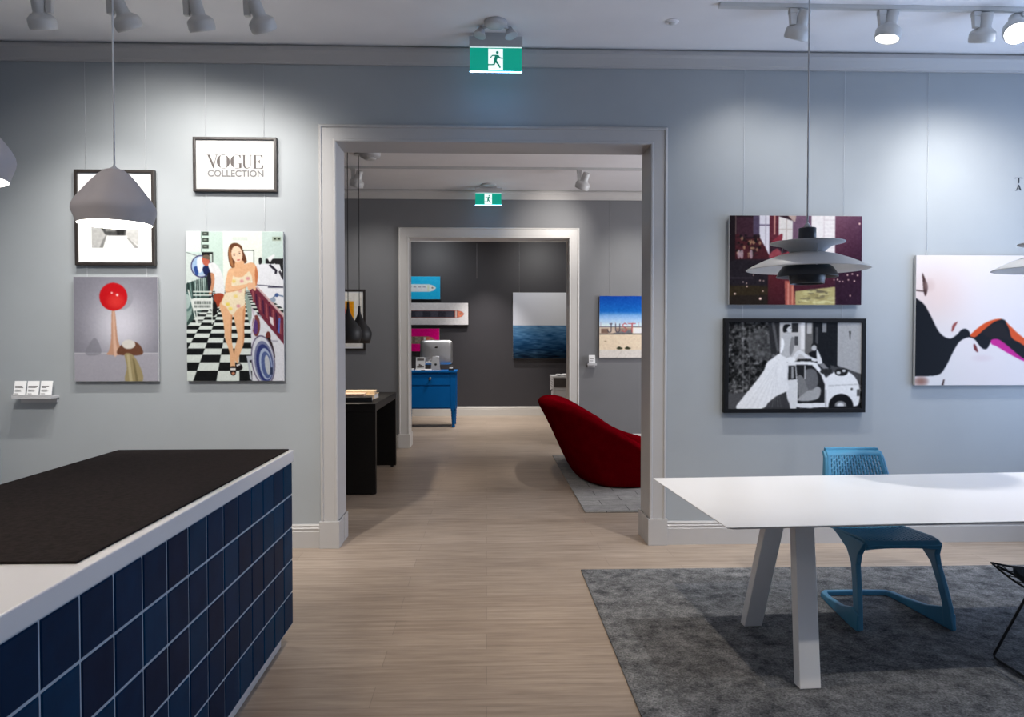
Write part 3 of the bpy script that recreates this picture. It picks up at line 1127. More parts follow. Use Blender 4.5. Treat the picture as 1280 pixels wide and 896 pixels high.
def beat_pendant(x, y, zb, label, first=None):
    if first:
        return copy_thing(first, (x, y, zb), 0, label)
    t = thing('black_pendant_lamp', label, 'pendant lamp', (x, y, zb), 0, 'black pendants over the console')
    MB().lathe([(.012, .42), (.014, .36), (.020, .33), (.034, .29), (.058, .245), (.092, .200), (.124, .160), (.137, .125), (.138, .095), (.130, .050), (.115, .0), (.112, .0), (.127, .05), (.134, .095), (.132, .123), (.118, .158), (.085, .198), (.05, .243), (.02, .30)], 56, caps=(True, False)).build('lamp_shade', 'beat', t)
    MB().lathe([(.003, .08), (.02, .09), (.03, .11), (.025, .14), (.012, .17)], 20, caps=(True, True)).build('bulb', 'ph_white', t)
    MB().tube([(0, 0, .415), (0, 0, ZC - zb - .01)], .004, 8).build('cord', 'black', t)
    MB().lathe([(.05, ZC - zb - .001), (.05, ZC - zb - .02)], 28, caps=(True, True)).build('ceiling_rose', 'lamp_white', t)
    return t


b1 = beat_pendant(-1.432, 8.5, 1.472, 'black teardrop pendant lamp farther along the console, nearer the inner doorway')
beat_pendant(-1.415, 7.72, 1.475, 'black teardrop pendant lamp partly hidden by the left door jamb', b1)


for yy in (7.72, 8.5):
    spot('black_pendant_light', (-1.43, yy, 1.50), (-1.40, yy, .8), 26, 100, .6, (1, .88, .74), .03)


# ------------------------------------------------------------------ track lights
def track(name, x0, x1, y, label):
    m = MB()
    m.box(x0, x1, y - .018, y + .018, ZC - .026, ZC - .0005)
    m.box(x0, x1, y - .012, y + .012, ZC - .029, ZC - .026)
    o = m.build(name, 'lamp_white', bevel=.002)
    return tag(o, label, 'lighting track')


track('lighting_track', -3.2, -.9, 4.5, 'white lighting track carrying the four left spotlights')
track('lighting_track', 1.45, 4.7, 4.66, 'white lighting track on the ceiling above the right hand prints')
track('lighting_track', -2.6, 4.2, 9.1, 'thin lighting track across the middle room ceiling')


def spotlight(x, y, side, aim, label, group, scale=1.0, drop=0.0, power=0, angle=85, lightaim=None, color=(1, .96, .91)):
    """track spotlight: adapter, arm and a bell shaped head turned towards aim"""
    z = ZC - .029
    t = thing('track_spotlight', label, 'spotlight', (x, y, z), 0, group)
    sc = scale
    a = MB()
    a.box(-.024 * sc, .024 * sc, -.020 * sc, .020 * sc, -.030 * sc, .0)
    a.hexa([(-.017 * sc, -.016 * sc, -.118 * sc - drop), (.017 * sc, -.016 * sc, -.118 * sc - drop), (.017 * sc, .016 * sc, -.118 * sc - drop), (-.017 * sc, .016 * sc, -.118 * sc - drop)],
           [(-.022 * sc, -.019 * sc, -.030 * sc), (.022 * sc, -.019 * sc, -.030 * sc), (.022 * sc, .019 * sc, -.030 * sc), (-.022 * sc, .019 * sc, -.030 * sc)])
    a.build('arm', 'lamp_white', t, bevel=.004)
    d = Vector(aim).normalized()
    pivot = Vector((side * .060 * sc, 0, -.085 * sc - drop))
    q = (-d).to_track_quat('Z', 'Y')      # local -Z of the head looks along d
    T = q.to_matrix()
    prof = [(.001, .062), (.030, .062), (.036, .058), (.037, .052), (.0385, -.020), (.042, -.028), (.058, -.040), (.072, -.052), (.077, -.062), (.077, -.098), (.074, -.112), (.070, -.116), (.067, -.112), (.066, -.100)]
    h = MB().lathe([(r * sc, zz * sc) for r, zz in prof], 36, c=tuple(pivot), T=T)
    ho = h.build('lamp_head', 'lamp_white', t)
    MB().lathe([(.0005, -.098 * sc), (.066 * sc, -.1005 * sc)], 32, c=tuple(pivot), T=T).build('lens', 'lens', ho)
    MB().tube([tuple(pivot), (side * .012 * sc, 0, -.085 * sc - drop)], .012 * sc, 12).build('pivot', 'lamp_white', t)
    if power:
        lp = Vector((x, y, z)) + pivot + d * (.135 * sc)
        la = lp + Vector(lightaim or aim)
        spot('track_spot_light', lp, la, power, angle, 1, color, .035)
    return t


GL = 'spotlights on the left track'
GR = 'spotlights on the right track'
LL = [(-2.545, -1, (-.02, .42, -.90), 'white track spotlight nearest the left edge, above the matted picture', 70, (-.08, .44, -.90), 84),
      (-2.195, 1, (.25, .48, -.85), 'white track spotlight just right of the white pendant cord', 66, (-.12, .56, -.82), 132),
      (-1.755, 1, (.12, .42, -.88), 'white track spotlight above the framed lettering, third from the left edge', 62, (-.05, .54, -.84), 124),
      (-1.405, 1, (.22, .52, -.82), 'white track spotlight above and right of the framed lettering', 32, (-.12, .54, -.83), 92)]
for x, s, aim, lab, pw, la, an in LL:
    spotlight(x, 4.5, s, aim, lab, GL, 1.0, .045, pw, an, la)
RR = [(1.915, 1, (-.18, .45, -.86), 'white track spotlight right beside the layered pendant cord', 27, (0, .52, -.85), 106),
      (2.48, 1, (-.22, -.02, -.97), 'white track spotlight with glowing face left of the last two', 22, (.05, .52, -.85), 106),
      (3.085, 1, (.05, .40, -.90), 'white track spotlight with dark face second from the right edge', 31, (.1, .52, -.85), 106),
      (3.40, -1, (-.30, -.55, -.78), 'white track spotlight shining brightest toward the viewer at right edge', 108, (.35, .52, -.82), 106)]
for x, s, aim, lab, pw, la, an in RR:
    spotlight(x, 4.66, s, aim, lab, GR, 1.0, -.018, pw, an, la, (1.0, .97, .93))
GM = 'spotlights in the middle room'
spotlight(1.13, 9.1, 1, (-.28, .35, -.85), 'small grey track spotlight right of the inner exit sign', GM, 1.15, 0, 70, 58, (-.17, .95, -.24))
spotlight(-1.60, 9.1, 1, (-.3, .3, -.9), 'small grey track spotlight behind the black pendant cords', GM, 1.1)


# ------------------------------------------------------------------ exit signs and ceiling fittings
def exit_sign(x, y, zt, label, emergency):
    t = thing('exit_sign', label, 'exit sign', (x, y, zt), 0)
    w, h = .355, .163
    MB().box(-w / 2 - .004, w / 2 + .004, -.022, .030, .004, .072).build('housing', 'grey_plastic', t, bevel=.003)
    if zt + .072 < ZC - .003:
        MB().box(-.11, .11, -.012, .02, .072, ZC - zt).build('mounting_bracket', 'grey_plastic', t, bevel=.003)
    p = MB().box(-w / 2, w / 2, -.004, .004, -h + .003, 0).build('sign_panel', 'exit_green', t)

    def T(px, py):   # traced units -> metres on the panel
        return ((px - 535) / 346 * w, -(py - 318) / 162 * h)
    MB().prism([T(*q) for q in [(485, 325), (582, 325), (582, 468), (485, 468)]], -.0050, -.0042).build('door_pictogram', 'exit_white', p)
    f = MB()
    f.prism([T(545 + 10 * math.cos(a), 350 + 10 * math.sin(a)) for a in [k * PI / 8 for k in range(16)]], -.0062, -.0052)
    for poly in ([(500, 390), (495, 384), (512, 366), (552, 366), (562, 380), (581, 386), (581, 393), (556, 390), (549, 382), (541, 404), (526, 408), (520, 400), (529, 374), (514, 374)],
                 [(526, 404), (540, 400), (552, 420), (569, 450), (560, 456), (543, 428), (528, 414)],
                 [(524, 402), (536, 410), (527, 436), (484, 437), (484, 429), (518, 428)]):
        f.prism([T(*q) for q in poly], -.0062, -.0052)
    f.build('running_figure', 'exit_dark_green', p)
    MB().box(-w / 2, w / 2, -.005, .005, -h - .001, -h + .003).build('lit_edge', 'exit_edge', p)
    MB().box(-w / 2, w / 2, -.005, .005, 0, .004).build('lit_edge', 'exit_white', p)
    if emergency:
        m = MB().lathe([(.075, ZC - zt - .0005), (.075, ZC - zt - .02), (.060, ZC - zt - .032), (.02, ZC - zt - .035)], 36, c=(-.005, -.19, 0), caps=(True, True))
        m.build('ceiling_base', 'grey_plastic', t)
        for s in (-1, 1):
            e = MB()
            D = Vector((s * .25, -.2, -.95)).normalized()
            R = (-D).to_track_quat('Z', 'Y').to_matrix()
            e.lathe([(.012, .03), (.018, .025), (.040, -.028), (.044, -.034), (.040, -.036), (.02, -.034)], 28, c=(-.005 + s * .098, -.115, ZC - zt - .035), T=R, caps=(True, True))
            e.tube([(-.005 + s * .05, -.16, ZC - zt - .018), (-.005 + s * .095, -.118, ZC - zt - .02)], .010, 10)
            e.build('twin_spot_head', 'grey_plastic', t)
    else:
        m = MB().lathe([(.10, ZC - zt - .0005), (.10, ZC - zt - .012), (.07, ZC - zt - .018)], 36, c=(0, -.12, 0), caps=(True, True))
        m.build('ceiling_base', 'grey_plastic', t)


exit_sign(.066, 5.16, 3.500, 'green running man exit sign hanging above the big doorway', True)
exit_sign(.028, 10.22, 3.505, 'small green exit sign above the inner doorway', False)


def rosette(x, y, r, label, name='sprinkler_cover', cat='sprinkler'):
    t = thing(name, label, cat, (x, y, ZC))
    MB().lathe([(r, -.0005), (r, -.006), (r * .9, -.011), (r * .3, -.012)], 36, caps=(True, True)).build('cover_plate', 'ceiling', t)
    MB().lathe([(r * .55, -.012), (r * .5, -.017), (.004, -.018)], 28, caps=(True, True)).build('centre_disc', 'lamp_white', t)


rosette(1.222, 4.93, .043, 'flat round ceiling cover right of the hanging exit sign')
rosette(-2.90, 5.0, .05, 'flat round ceiling cover in the upper left corner')
t = thing('smoke_detector', 'round grey ceiling fitting above the black pendants', 'smoke detector', (-1.285, 8.36, ZC))
MB().lathe([(.118, -.0005), (.118, -.05), (.112, -.062), (.10, -.075), (.06, -.088)], 40, caps=(True, True)).build('body', 'grey_plastic', t)
MB().lathe([(.07, -.086), (.065, -.096), (.02, -.099)], 32, caps=(True, True)).build('sensor_cap', 'lamp_white', t)


# ------------------------------------------------------------------ pictures
def panel_print(name, label, x0, x1, z0, z1, canvas, yw, cat='print', thick=.022, off=.012, wires=(), wire_top=3.476, gain=1.0):
    """frameless print mounted on a panel standing a little off the wall"""
    yf = yw - off - thick
    t = thing(name, label, cat, ((x0 + x1) / 2, yw, z0))
    cx = (x0 + x1) / 2
    MB().box(x0 - cx, x1 - cx, -off - thick, -off, 0, z1 - z0).build('mounting_panel', 'panel_edge', t, bevel=.001)
    print_mesh('printed_face', canvas, x0 - cx + .001, x1 - cx - .001, .001, z1 - z0 - .001, -off - thick - .0008, t, gain=gain)
    for wx in wires:
        MB().tube([(wx - cx, -off * .5, z1 - z0 - .05), (wx - cx, -off * .5, wire_top - z0)], .0010, 6).build('hanging_wire', 'wire', t)
    return t


def framed(name, label, x0, x1, z0, z1, yw, canvas=None, fw=.02, depth=.035, mat_in=None, pic=None, wires=(), wire_top=3.476, rebate=.010, cat='framed picture', fmat='frame_black', mat_w=True, gain=1.0):
    """box frame: four mitred rails, backing sheet or mat, optional printed picture (pic = box in metres inside the frame)"""
    cx = (x0 + x1) / 2
    t = thing(name, label, cat, (cx, yw, z0))
    a, b, H = x0 - cx, x1 - cx, z1 - z0
    yf, yb = -depth, -.006
    m = MB()
    prof = [(0, yb), (0, yf), (.004, yf - .001), (fw - .004, yf - .001), (fw, yf), (fw, yb)]
    rings = [[(a + d, y, 0 + d) for d, y in prof], [(b - d, y, d) for d, y in prof], [(b - d, y, H - d) for d, y in prof], [(a + d, y, H - d) for d, y in prof], [(a + d, y, d) for d, y in prof]]
    m.loft(rings, smooth=False, caps=(False, False))
    m.build('frame', fmat, t)
    if mat_w:
        MB().box(a + fw * .5, b - fw * .5, yf + rebate, yb, fw * .5, H - fw * .5).build('mat_board', 'paper' if canvas is not None else 'sign_paper', t)
    else:
        MB().box(a + fw * .5, b - fw * .5, yf + rebate, yb, fw * .5, H - fw * .5).build('backing_board', 'panel_edge', t)
    if canvas is not None:
        px0, px1, pz0, pz1 = pic if pic else (a + fw, b - fw, fw, H - fw)
        print_mesh('printed_picture', canvas, px0, px1, pz0, pz1, yf + rebate - .001, t, gain=gain)
    for wx in wires:
        MB().tube([(wx - cx, -.005, H - .04), (wx - cx, -.005, wire_top - z0)], .0010, 6).build('hanging_wire', 'wire', t)
    return t


# --- matted photograph behind the pendant
cv = Canvas((105, 150, 293, 340), 90, 90, (178, 178, 176))
cv.poly([(105, 150), (293, 150), (293, 240), (240, 262), (150, 262), (105, 240)], (205, 205, 203))
cv.poly([(105, 270), (150, 255), (165, 300), (140, 340), (105, 340)], (168, 168, 166))
cv.poly([(135, 252), (245, 252), (240, 292), (205, 297), (160, 290)], (70, 70, 70))
cv.rect(160, 258, 200, 276, (120, 120, 118))
cv.rect(205, 262, 235, 290, (40, 40, 40))
cv.poly([(160, 292), (240, 292), (293, 335), (293, 340), (150, 340)], (222, 222, 220))
cv.poly([(145, 318), (160, 292), (166, 292), (150, 340), (136, 340)], (120, 120, 118))
cv.poly([(242, 300), (250, 300), (293, 340), (276, 340)], (140, 140, 138))
cv.noise(6, 6)
framed('framed_picture', 'black framed photograph with wide white mat behind the white pendant', -2.91, -2.352, 2.035, 2.71, W1, cv, .022, .04, pic=(-.165, .165, .125, .47), wires=(-2.843, -2.424))

# --- framed lettering
X0, X1, Z0, Z1 = -2.082, -1.494, 2.562, 2.948
fr = framed('framed_sign', 'black framed white sign reading VOGUE COLLECTION', X0, X1, Z0, Z1, W1, None, .019, .034, wires=(-2.002, -1.59), cat='framed sign')
FX = lambda px: (px - 64) / (1158 - 64) * (X1 - X0) - (X1 - X0) / 2
FZ = lambda py: (Z1 - Z0) * (1 - (py - 64) / (790 - 64))
vg = MB()


def G(*polys):
    for poly in polys:
        vg.prism([(FX(x), FZ(y)) for x, y in poly], -.0262, -.0250)


def arc(cx, cy, rx, ry, a0, a1, thick, n=14):
    """crescent stroke: outer ellipse and an inner one pulled in by thick at the middle"""
    o, i = [], []
    for k in range(n + 1):
        a = math.radians(a0 + (a1 - a0) * k / n)
        w = math.sin(PI * k / n) ** .8 * thick + 3
        o.append((cx + rx * math.cos(a), cy + ry * math.sin(a)))
        i.append((cx + (rx - w) * math.cos(a), cy + (ry - w * .12) * math.sin(a)))
    return o + i[::-1]


G([(250, 300), (278, 300), (338, 440), (322, 475)], [(318, 470), (326, 478), (372, 302), (368, 300)], [(240, 298), (292, 298), (292, 303), (240, 303)], [(352, 298), (388, 298), (388, 303), (352, 303)])
G(arc(456, 387, 86, 90, 110, 250, 40), arc(456, 387, 86, 90, -70, 70, 40))
G([(430, 296), (482, 296), (482, 300), (430, 300)], [(430, 474), (482, 474), (482, 478), (430, 478)])
G(arc(640, 387, 92, 90, 112, 250, 40), [(612, 297), (650, 297), (650, 301), (612, 301)], [(656, 300), (682, 300), (684, 345), (680, 345)], [(664, 412), (692, 412), (692, 470), (664, 474)], [(652, 408), (704, 408), (704, 412), (652, 412)], [(612, 474), (664, 470), (664, 475), (612, 478)])
G([(716, 300), (740, 300), (740, 430), (745, 455), (762, 470), (770, 476), (745, 476), (724, 462), (716, 430)], [(704, 298), (752, 298), (752, 302), (704, 302)], [(768, 472), (800, 462), (812, 440), (812, 300), (816, 300), (816, 442), (802, 466), (770, 477)], [(800, 298), (830, 298), (830, 302), (800, 302)])
G([(860, 300), (884, 300), (884, 476), (860, 476)], [(846, 298), (965, 298), (965, 302), (846, 302)], [(846, 473), (970, 473), (970, 477), (846, 477)], [(944, 300), (970, 300), (970, 345), (966, 345)], [(950, 474), (976, 430), (981, 430), (976, 476)], [(884, 384), (920, 384), (920, 388), (884, 388)], [(914, 384), (930, 362), (934, 362), (934, 410), (930, 410)])
vg.build('lettering_vogue', 'ink', fr)
text_obj('COLLECTION', 'lettering_collection', 'ink_light', (FX(250), -.0252, FZ(588)), FX(982) - FX(250), .1, fr, 1.02, .0022, height=(588 - 500) / 726 * (Z1 - Z0))

# --- red ball print (plain still life stand-in: ball on a slim tan stand over a pale ledge)
cv = Canvas((38, 450, 362, 855), 165, 205, (158, 158, 166))
cv.put(np.ones(cv.X.shape, bool), lambda X, Y: np.stack([np.clip(128 + 92 * np.exp(-((X - 215) / 120) ** 2 - ((Y - 640) / 130) ** 2), 0, 255), np.clip(127 + 92 * np.exp(-((X - 215) / 120) ** 2 - ((Y - 640) / 130) ** 2), 0, 255), np.clip(138 + 92 * np.exp(-((X - 215) / 120) ** 2 - ((Y - 640) / 130) ** 2), 0, 255)], -1))
cv.ell(222, 524, 46, 54, (150, 150, 160), .6)
cv.poly([(38, 745), (362, 745), (362, 855), (38, 855)], (168, 166, 176))
cv.rect(38, 744, 362, 747, (205, 205, 212))
cv.poly([(80, 750), (110, 690), (130, 700), (140, 748)], (128, 128, 138), .6, True)
cv.poly([(184, 580), (196, 580), (206, 690), (222, 735), (228, 752), (165, 752), (172, 735), (180, 690)], (196, 150, 124), 1, True)
cv.poly([(189, 585), (194, 585), (198, 690), (204, 745), (190, 748)], (228, 190, 168), .8, True)
cv.poly([(205, 750), (222, 712), (262, 700), (292, 716), (298, 752)], (110, 72, 54), 1, True)
cv.ell(248, 712, 26, 18, (222, 218, 210))
cv.poly([(232, 750), (262, 752), (292, 800), (300, 855), (234, 855), (240, 800)], (160, 146, 108), 1, True)
cv.poly([(240, 752), (250, 752), (262, 855), (250, 855)], (196, 184, 146), .8)
cv.poly([(262, 765), (270, 775), (284, 855), (274, 855)], (118, 106, 74), .8)
cv.ell(191, 527, 54, 54, (196, 22, 30))
cv.blob(200, 545, 42, 38, (232, 70, 62), .7)
cv.ell(185, 512, 4, 4, (255, 200, 195))
cv.ell(206, 520, 5, 5, (255, 210, 205))
cv.noise(2, 5)
panel_print('still_life_print', 'frameless print of a red ball above a pale ledge with draped cloth', -2.925, -2.338, 1.212, 1.955, cv, W1, wires=(-2.843, -2.424), wire_top=2.033, gain=.74)


# --- laundromat print
def laundromat():
    cv = Canvas((64, 34, 1162, 1711), 240, 366, (205, 228, 220))
    cv.poly([(64, 34), (235, 34), (240, 270), (64, 262)], (228, 240, 234))
    cv.rect(235, 34, 242, 270, (90, 110, 105))
    cv.rect(242, 34, 480, 460, (206, 228, 218))
    for y in (60, 130, 205):
        cv.rect(250, y - 22, 320, y + 22, (60, 70, 62))
        cv.rect(262, y - 10, 300, y + 6, (140, 150, 140))
    cv.rect(480, 34, 925, 640, (240, 246, 238))
    cv.rect(590, 95, 760, 135, (222, 232, 222))
    cv.rect(700, 240, 832, 440, (70, 80, 70))
    cv.rect(712, 250, 826, 440, (244, 250, 244))
    cv.rect(925, 34, 1162, 400, (206, 226, 220))
    cv.rect(1038, 92, 1140, 138, (165, 178, 160))
    cv.rect(1056, 104, 1082, 124, (40, 50, 40))
    cv.rect(1100, 104, 1130, 124, (40, 50, 40))
    # checkered floor in perspective
    Y2 = cv.Y - 851.5
    d = np.maximum(Y2 + 542, 1)
    rows = np.floor((1 / d - .000714) / .0000625)
    colm = np.floor((cv.X - 655) / d * (1400 / 262))
    black = ((rows + colm) % 2 == 0)
    fl = cv.Y > 700
    cv.put(fl, (226, 236, 230))
    cv.put(fl & black, (24, 27, 28))
    # left machines
    cv.poly([(64, 262), (240, 300), (250, 560), (64, 620)], (216, 228, 224))
    cv.line([(64, 268), (235, 322)], 6, (90, 100, 100))
    cv.poly([(64, 620), (330, 520), (340, 760), (260, 900), (64, 1100)], (60, 82, 78))
    for k in range(9):
        cv.line([(80 + k * 26, 610 - k * 9), (110 + k * 22, 860 - k * 18)], 9, (150, 178, 172) if k % 2 else (30, 44, 42))
    cv.poly([(64, 860), (130, 840), (120, 960), (64, 1060)], (150, 176, 168))
    cv.ell(72, 820, 60, 110, (90, 120, 118)); cv.ell(66, 820, 40, 84, (180, 200, 196))
    # drum door at left
    cv.rect(242, 266, 368, 390, (26, 26, 26))
    cv.rect(330, 285, 360, 380, (200, 214, 206))
    cv.ell(232, 425, 116, 126, (60, 58, 104)); cv.ell(232, 425, 104, 114, (196, 212, 232)); cv.ell(225, 420, 94, 100, (170, 200, 232))
    cv.poly([(150, 440), (190, 430), (200, 515), (170, 520)], (50, 80, 150), 1, True)
    cv.poly([(250, 440), (330, 400), (335, 480), (290, 525), (262, 500)], (30, 40, 84), 1, True)
    cv.poly([(190, 340), (250, 330), (250, 450), (215, 500), (190, 440)], (236, 240, 246), 1, True)
    # man bending with a cart
    cv.poly([(245, 330), (290, 318), (325, 350), (320, 410), (285, 420), (252, 390)], (196, 104, 84), 1, True)
    cv.poly([(262, 300), (320, 300), (332, 350), (300, 345), (250, 325)], (110, 96, 84), 1, True)
    cv.poly([(300, 520), (345, 500), (350, 640), (370, 840), (340, 930), (310, 700)], (30, 28, 40), 1, True)
    cv.poly([(315, 400), (380, 385), (440, 450), (480, 560), (492, 740), (440, 745), (390, 720), (370, 560), (330, 470)], (238, 240, 242), 1, True)
    cv.poly([(340, 500), (378, 520), (380, 620), (345, 740), (318, 735), (345, 610)], (206, 146, 110), 1, True)
    cv.poly([(380, 735), (485, 740), (450, 860), (400, 880), (372, 800)], (164, 70, 48), 1, True)
    cv.poly([(370, 800), (408, 870), (400, 960), (352, 980), (360, 860)], (26, 24, 26), 1, True)
    # cart
    for y in (700, 740, 782):
        cv.rect(140, y, 350, y + 16, (224, 232, 226))
    cv.poly([(120, 790), (362, 780), (358, 905), (150, 925)], (232, 238, 234))
    for k in range(12):
        cv.rect(150 + k * 16.5, 815, 158 + k * 16.5, 850, (50, 60, 56))
        cv.rect(156 + k * 15.5, 862, 164 + k * 15.5, 888, (50, 60, 56))
    cv.line([(85, 690), (140, 900), (180, 1080)], 14, (228, 236, 230))
    cv.line([(350, 770), (352, 1070)], 12, (228, 236, 230))
    cv.line([(175, 925), (188, 1090)], 12, (228, 236, 230))
    for y in (940, 985, 1035):
        cv.rect(180, y, 350, y + 10, (218, 228, 222))
    for k in range(6):
        cv.line([(175 + k * 20, 560), (165 + k * 24, 700)], 7, (214, 226, 222))
    # right: machines in a row
    cv.poly([(860, 400), (1162, 380), (1162, 900), (960, 760), (850, 640)], (240, 242, 248))
    cv.poly([(960, 340), (1162, 335), (1162, 560), (1120, 400), (960, 392)], (30, 30, 32))
    cv.poly([(885, 335), (915, 330), (920, 385), (890, 400)], (40, 40, 40), 1, True)
    cv.poly([(980, 330), (1050, 290), (1070, 300), (1010, 380)], (244, 246, 248))
    cv.line([(1010, 410), (1080, 470), (1075, 500)], 26, (40, 36, 50))
    cv.line([(1060, 400), (1140, 480)], 22, (238, 240, 244))
    cv.line([(1120, 480), (1160, 560)], 26, (50, 46, 56))
    cv.line([(860, 632), (980, 640), (1162, 655)], 9, (70, 70, 90))
    cv.rect(985, 650, 1162, 664, (60, 58, 78))
    cv.line([(1020, 800), (1080, 740), (1162, 760)], 14, (110, 130, 160))
    cv.ell(1085, 745, 22, 22, (70, 96, 150))
    cv.ell(1040, 800, 34, 26, (150, 166, 186))
    # red and brown control strip receding
    cv.poly([(775, 690), (850, 660), (1162, 1000), (1162, 1300), (900, 985)], (112, 44, 62))
    for k in range(9):
        x = 805 + k * 38
        cv.poly([(x, 690 + k * 36), (x + 16, 700 + k * 36), (x + 26, 835 + k * 45), (x + 8, 815 + k * 45)], (64, 28, 60) if k % 2 else (160, 84, 90))
    cv.poly([(850, 655), (870, 650), (1162, 960), (1162, 1000)], (214, 180, 180))
    cv.poly([(1000, 985), (1040, 1000), (1050, 1100), (1010, 1060)], (230, 220, 224))
    cv.poly([(1105, 1000), (1125, 1010), (1115, 1180), (1092, 1160)], (90, 110, 190))
    # front panel and doors
    cv.poly([(770, 860), (900, 985), (1162, 1300), (1162, 1711), (800, 1711), (790, 1200)], (224, 226, 234))
    cv.poly([(720, 740), (745, 720), (800, 870), (800, 1000), (770, 1080)], (150, 170, 160))
    cv.ell(850, 1090, 44, 120, (120, 62, 60)); cv.ell(842, 1105, 26, 84, (90, 60, 120))
    cv.line([(800, 880), (830, 1000), (800, 1180)], 14, (200, 190, 200))
    cv.ell(985, 1215, 28, 60, (110, 52, 46)); cv.poly([(965, 1270), (1005, 1230), (1055, 1390), (1050, 1460)], (40, 26, 26), 1, True)
    cv.line([(860, 960), (910, 990)], 14, (150, 150, 160)); cv.line([(1020, 1260), (1090, 1265)], 18, (176, 176, 190))
    cv.ell(925, 1480, 135, 285, (112, 104, 128), rot=-.12); cv.ell(925, 1480, 122, 268, (216, 220, 230), rot=-.12)
    cv.ell(935, 1500, 108, 240, (120, 126, 160), rot=-.12); cv.ell(940, 1510, 92, 212, (52, 62, 120), rot=-.12)
    cv.ell(955, 1520, 72, 178, (170, 184, 210), rot=-.12); cv.ell(962, 1530, 56, 150, (84, 100, 150), rot=-.12)
    cv.ell(975, 1530, 30, 110, (190, 196, 204), rot=-.12); cv.rect(1005, 1560, 1035, 1640, (50, 60, 90))
    cv.poly([(735, 1430), (810, 1430), (815, 1470), (770, 1480), (800, 1711), (775, 1690), (750, 1500)], (190, 196, 206))
    # woman in a pale yellow swimsuit
    SK, SKD = (238, 186, 142), (206, 140, 96)
    cv.poly([(600, 163), (555, 195), (538, 270), (545, 360), (570, 430), (604, 446), (650, 405), (742, 385), (738, 320), (708, 250), (690, 198), (650, 168)], (104, 62, 40), 1, True)
    cv.poly([(548, 230), (560, 215), (580, 330), (600, 430), (575, 420), (552, 350)], (190, 130, 84), .8, True)
    cv.poly([(445, 860), (470, 1000), (488, 1140), (495, 1235), (528, 1330), (548, 1420), (556, 1575), (606, 1575), (602, 1450), (584, 1340), (570, 1235), (572, 1110), (585, 950), (600, 850)], SK, 1, True)
    cv.poly([(582, 900), (596, 1000), (618, 1100), (638, 1215), (614, 1310), (596, 1400), (602, 1470), (640, 1520), (652, 1440), (698, 1320), (714, 1235), (714, 1100), (722, 860)], SK, 1, True)
    cv.poly([(565, 960), (582, 950), (572, 1110), (568, 1230), (556, 1230), (560, 1100)], SKD, .8, True)
    cv.poly([(700, 900), (722, 880), (714, 1100), (712, 1240), (690, 1330), (697, 1200)], SKD, .8, True)
    cv.poly([(626, 360), (705, 360), (716, 410), (660, 470), (612, 440)], SK, 1, True)
    cv.poly([(545, 462), (610, 436), (700, 408), (800, 380), (850, 415), (874, 500), (866, 600), (850, 645), (815, 620), (800, 520), (780, 590), (732, 660), (718, 760), (724, 880), (600, 960), (440, 880), (470, 790), (505, 715), (545, 640), (560, 560)], SK, 1, True)
    cv.poly([(850, 420), (874, 500), (866, 600), (850, 640), (838, 520)], (196, 110, 66), .8, True)
    cv.poly([(700, 640), (735, 655), (722, 780), (700, 800)], SKD, .5, True)
    # swimsuit (one piece)
    cv.poly([(580, 500), (610, 540), (700, 540), (770, 480), (800, 530), (795, 600), (735, 640), (720, 750), (722, 850), (640, 905), (590, 965), (560, 955), (510, 880), (462, 842), (490, 760), (530, 690), (560, 640), (555, 580)], (244, 228, 196), 1, True)
    for x, y, c in ((530, 850, (240, 214, 80)), (560, 900, (244, 220, 100)), (650, 870, (214, 130, 150)), (690, 590, (226, 150, 160)), (600, 590, (240, 210, 110)), (620, 760, (240, 214, 120)), (760, 560, (220, 140, 150)), (670, 700, (226, 170, 160))):
        cv.blob(x, y, 30, 26, c, .9)
    # folded arm and hand
    cv.poly([(542, 470), (515, 560), (500, 660), (508, 712), (560, 715), (650, 692), (750, 652), (815, 640), (805, 606), (745, 622), (640, 640), (575, 640), (590, 540), (600, 470)], (242, 192, 148), 1, True)
    cv.line([(515, 712), (650, 692), (745, 655)], 7, SKD, .8)
    cv.poly([(750, 620), (800, 612), (850, 660), (840, 700), (810, 670), (790, 690), (765, 690)], (240, 188, 150), 1, True)
    # face
    cv.ell(638, 288, 62, 92, (248, 214, 186), rot=-.18)
    cv.poly([(570, 225), (640, 190), (700, 240), (690, 200), (640, 168), (580, 185)], (104, 62, 40), 1, True)
    cv.ell(608, 300, 11, 5, (90, 70, 66)); cv.ell(668, 278, 11, 5, (90, 70, 66))
    cv.line([(594, 288), (622, 282)], 4, (120, 84, 64)); cv.line([(654, 264), (680, 258)], 4, (120, 84, 64))
    cv.line([(642, 290), (650, 325)], 4, (224, 176, 146)); cv.ell(656, 352, 18, 7, (196, 96, 92), rot=-.15)
    # shoes
    cv.poly([(548, 1600), (556, 1550), (612, 1550), (618, 1600), (605, 1645), (565, 1645)], (30, 24, 26), 1, True)
    cv.rect(552, 1566, 614, 1592, (240, 238, 234)); cv.ell(585, 1625, 20, 14, (206, 140, 110))
    cv.poly([(612, 1530), (660, 1515), (692, 1550), (680, 1585), (625, 1590)], (28, 24, 26), 1, True)
    cv.poly([(618, 1530), (655, 1516), (668, 1530), (628, 1550)], (238, 236, 232))
    cv.noise(5, 4)
    return cv


panel_print('laundromat_print', 'tall frameless colour print of a woman posing in a checkered floor laundromat', -2.137, -1.450, 1.213, 2.28, laundromat(), W1, gain=.64, wires=(-2.002, -1.59), wire_top=2.560)


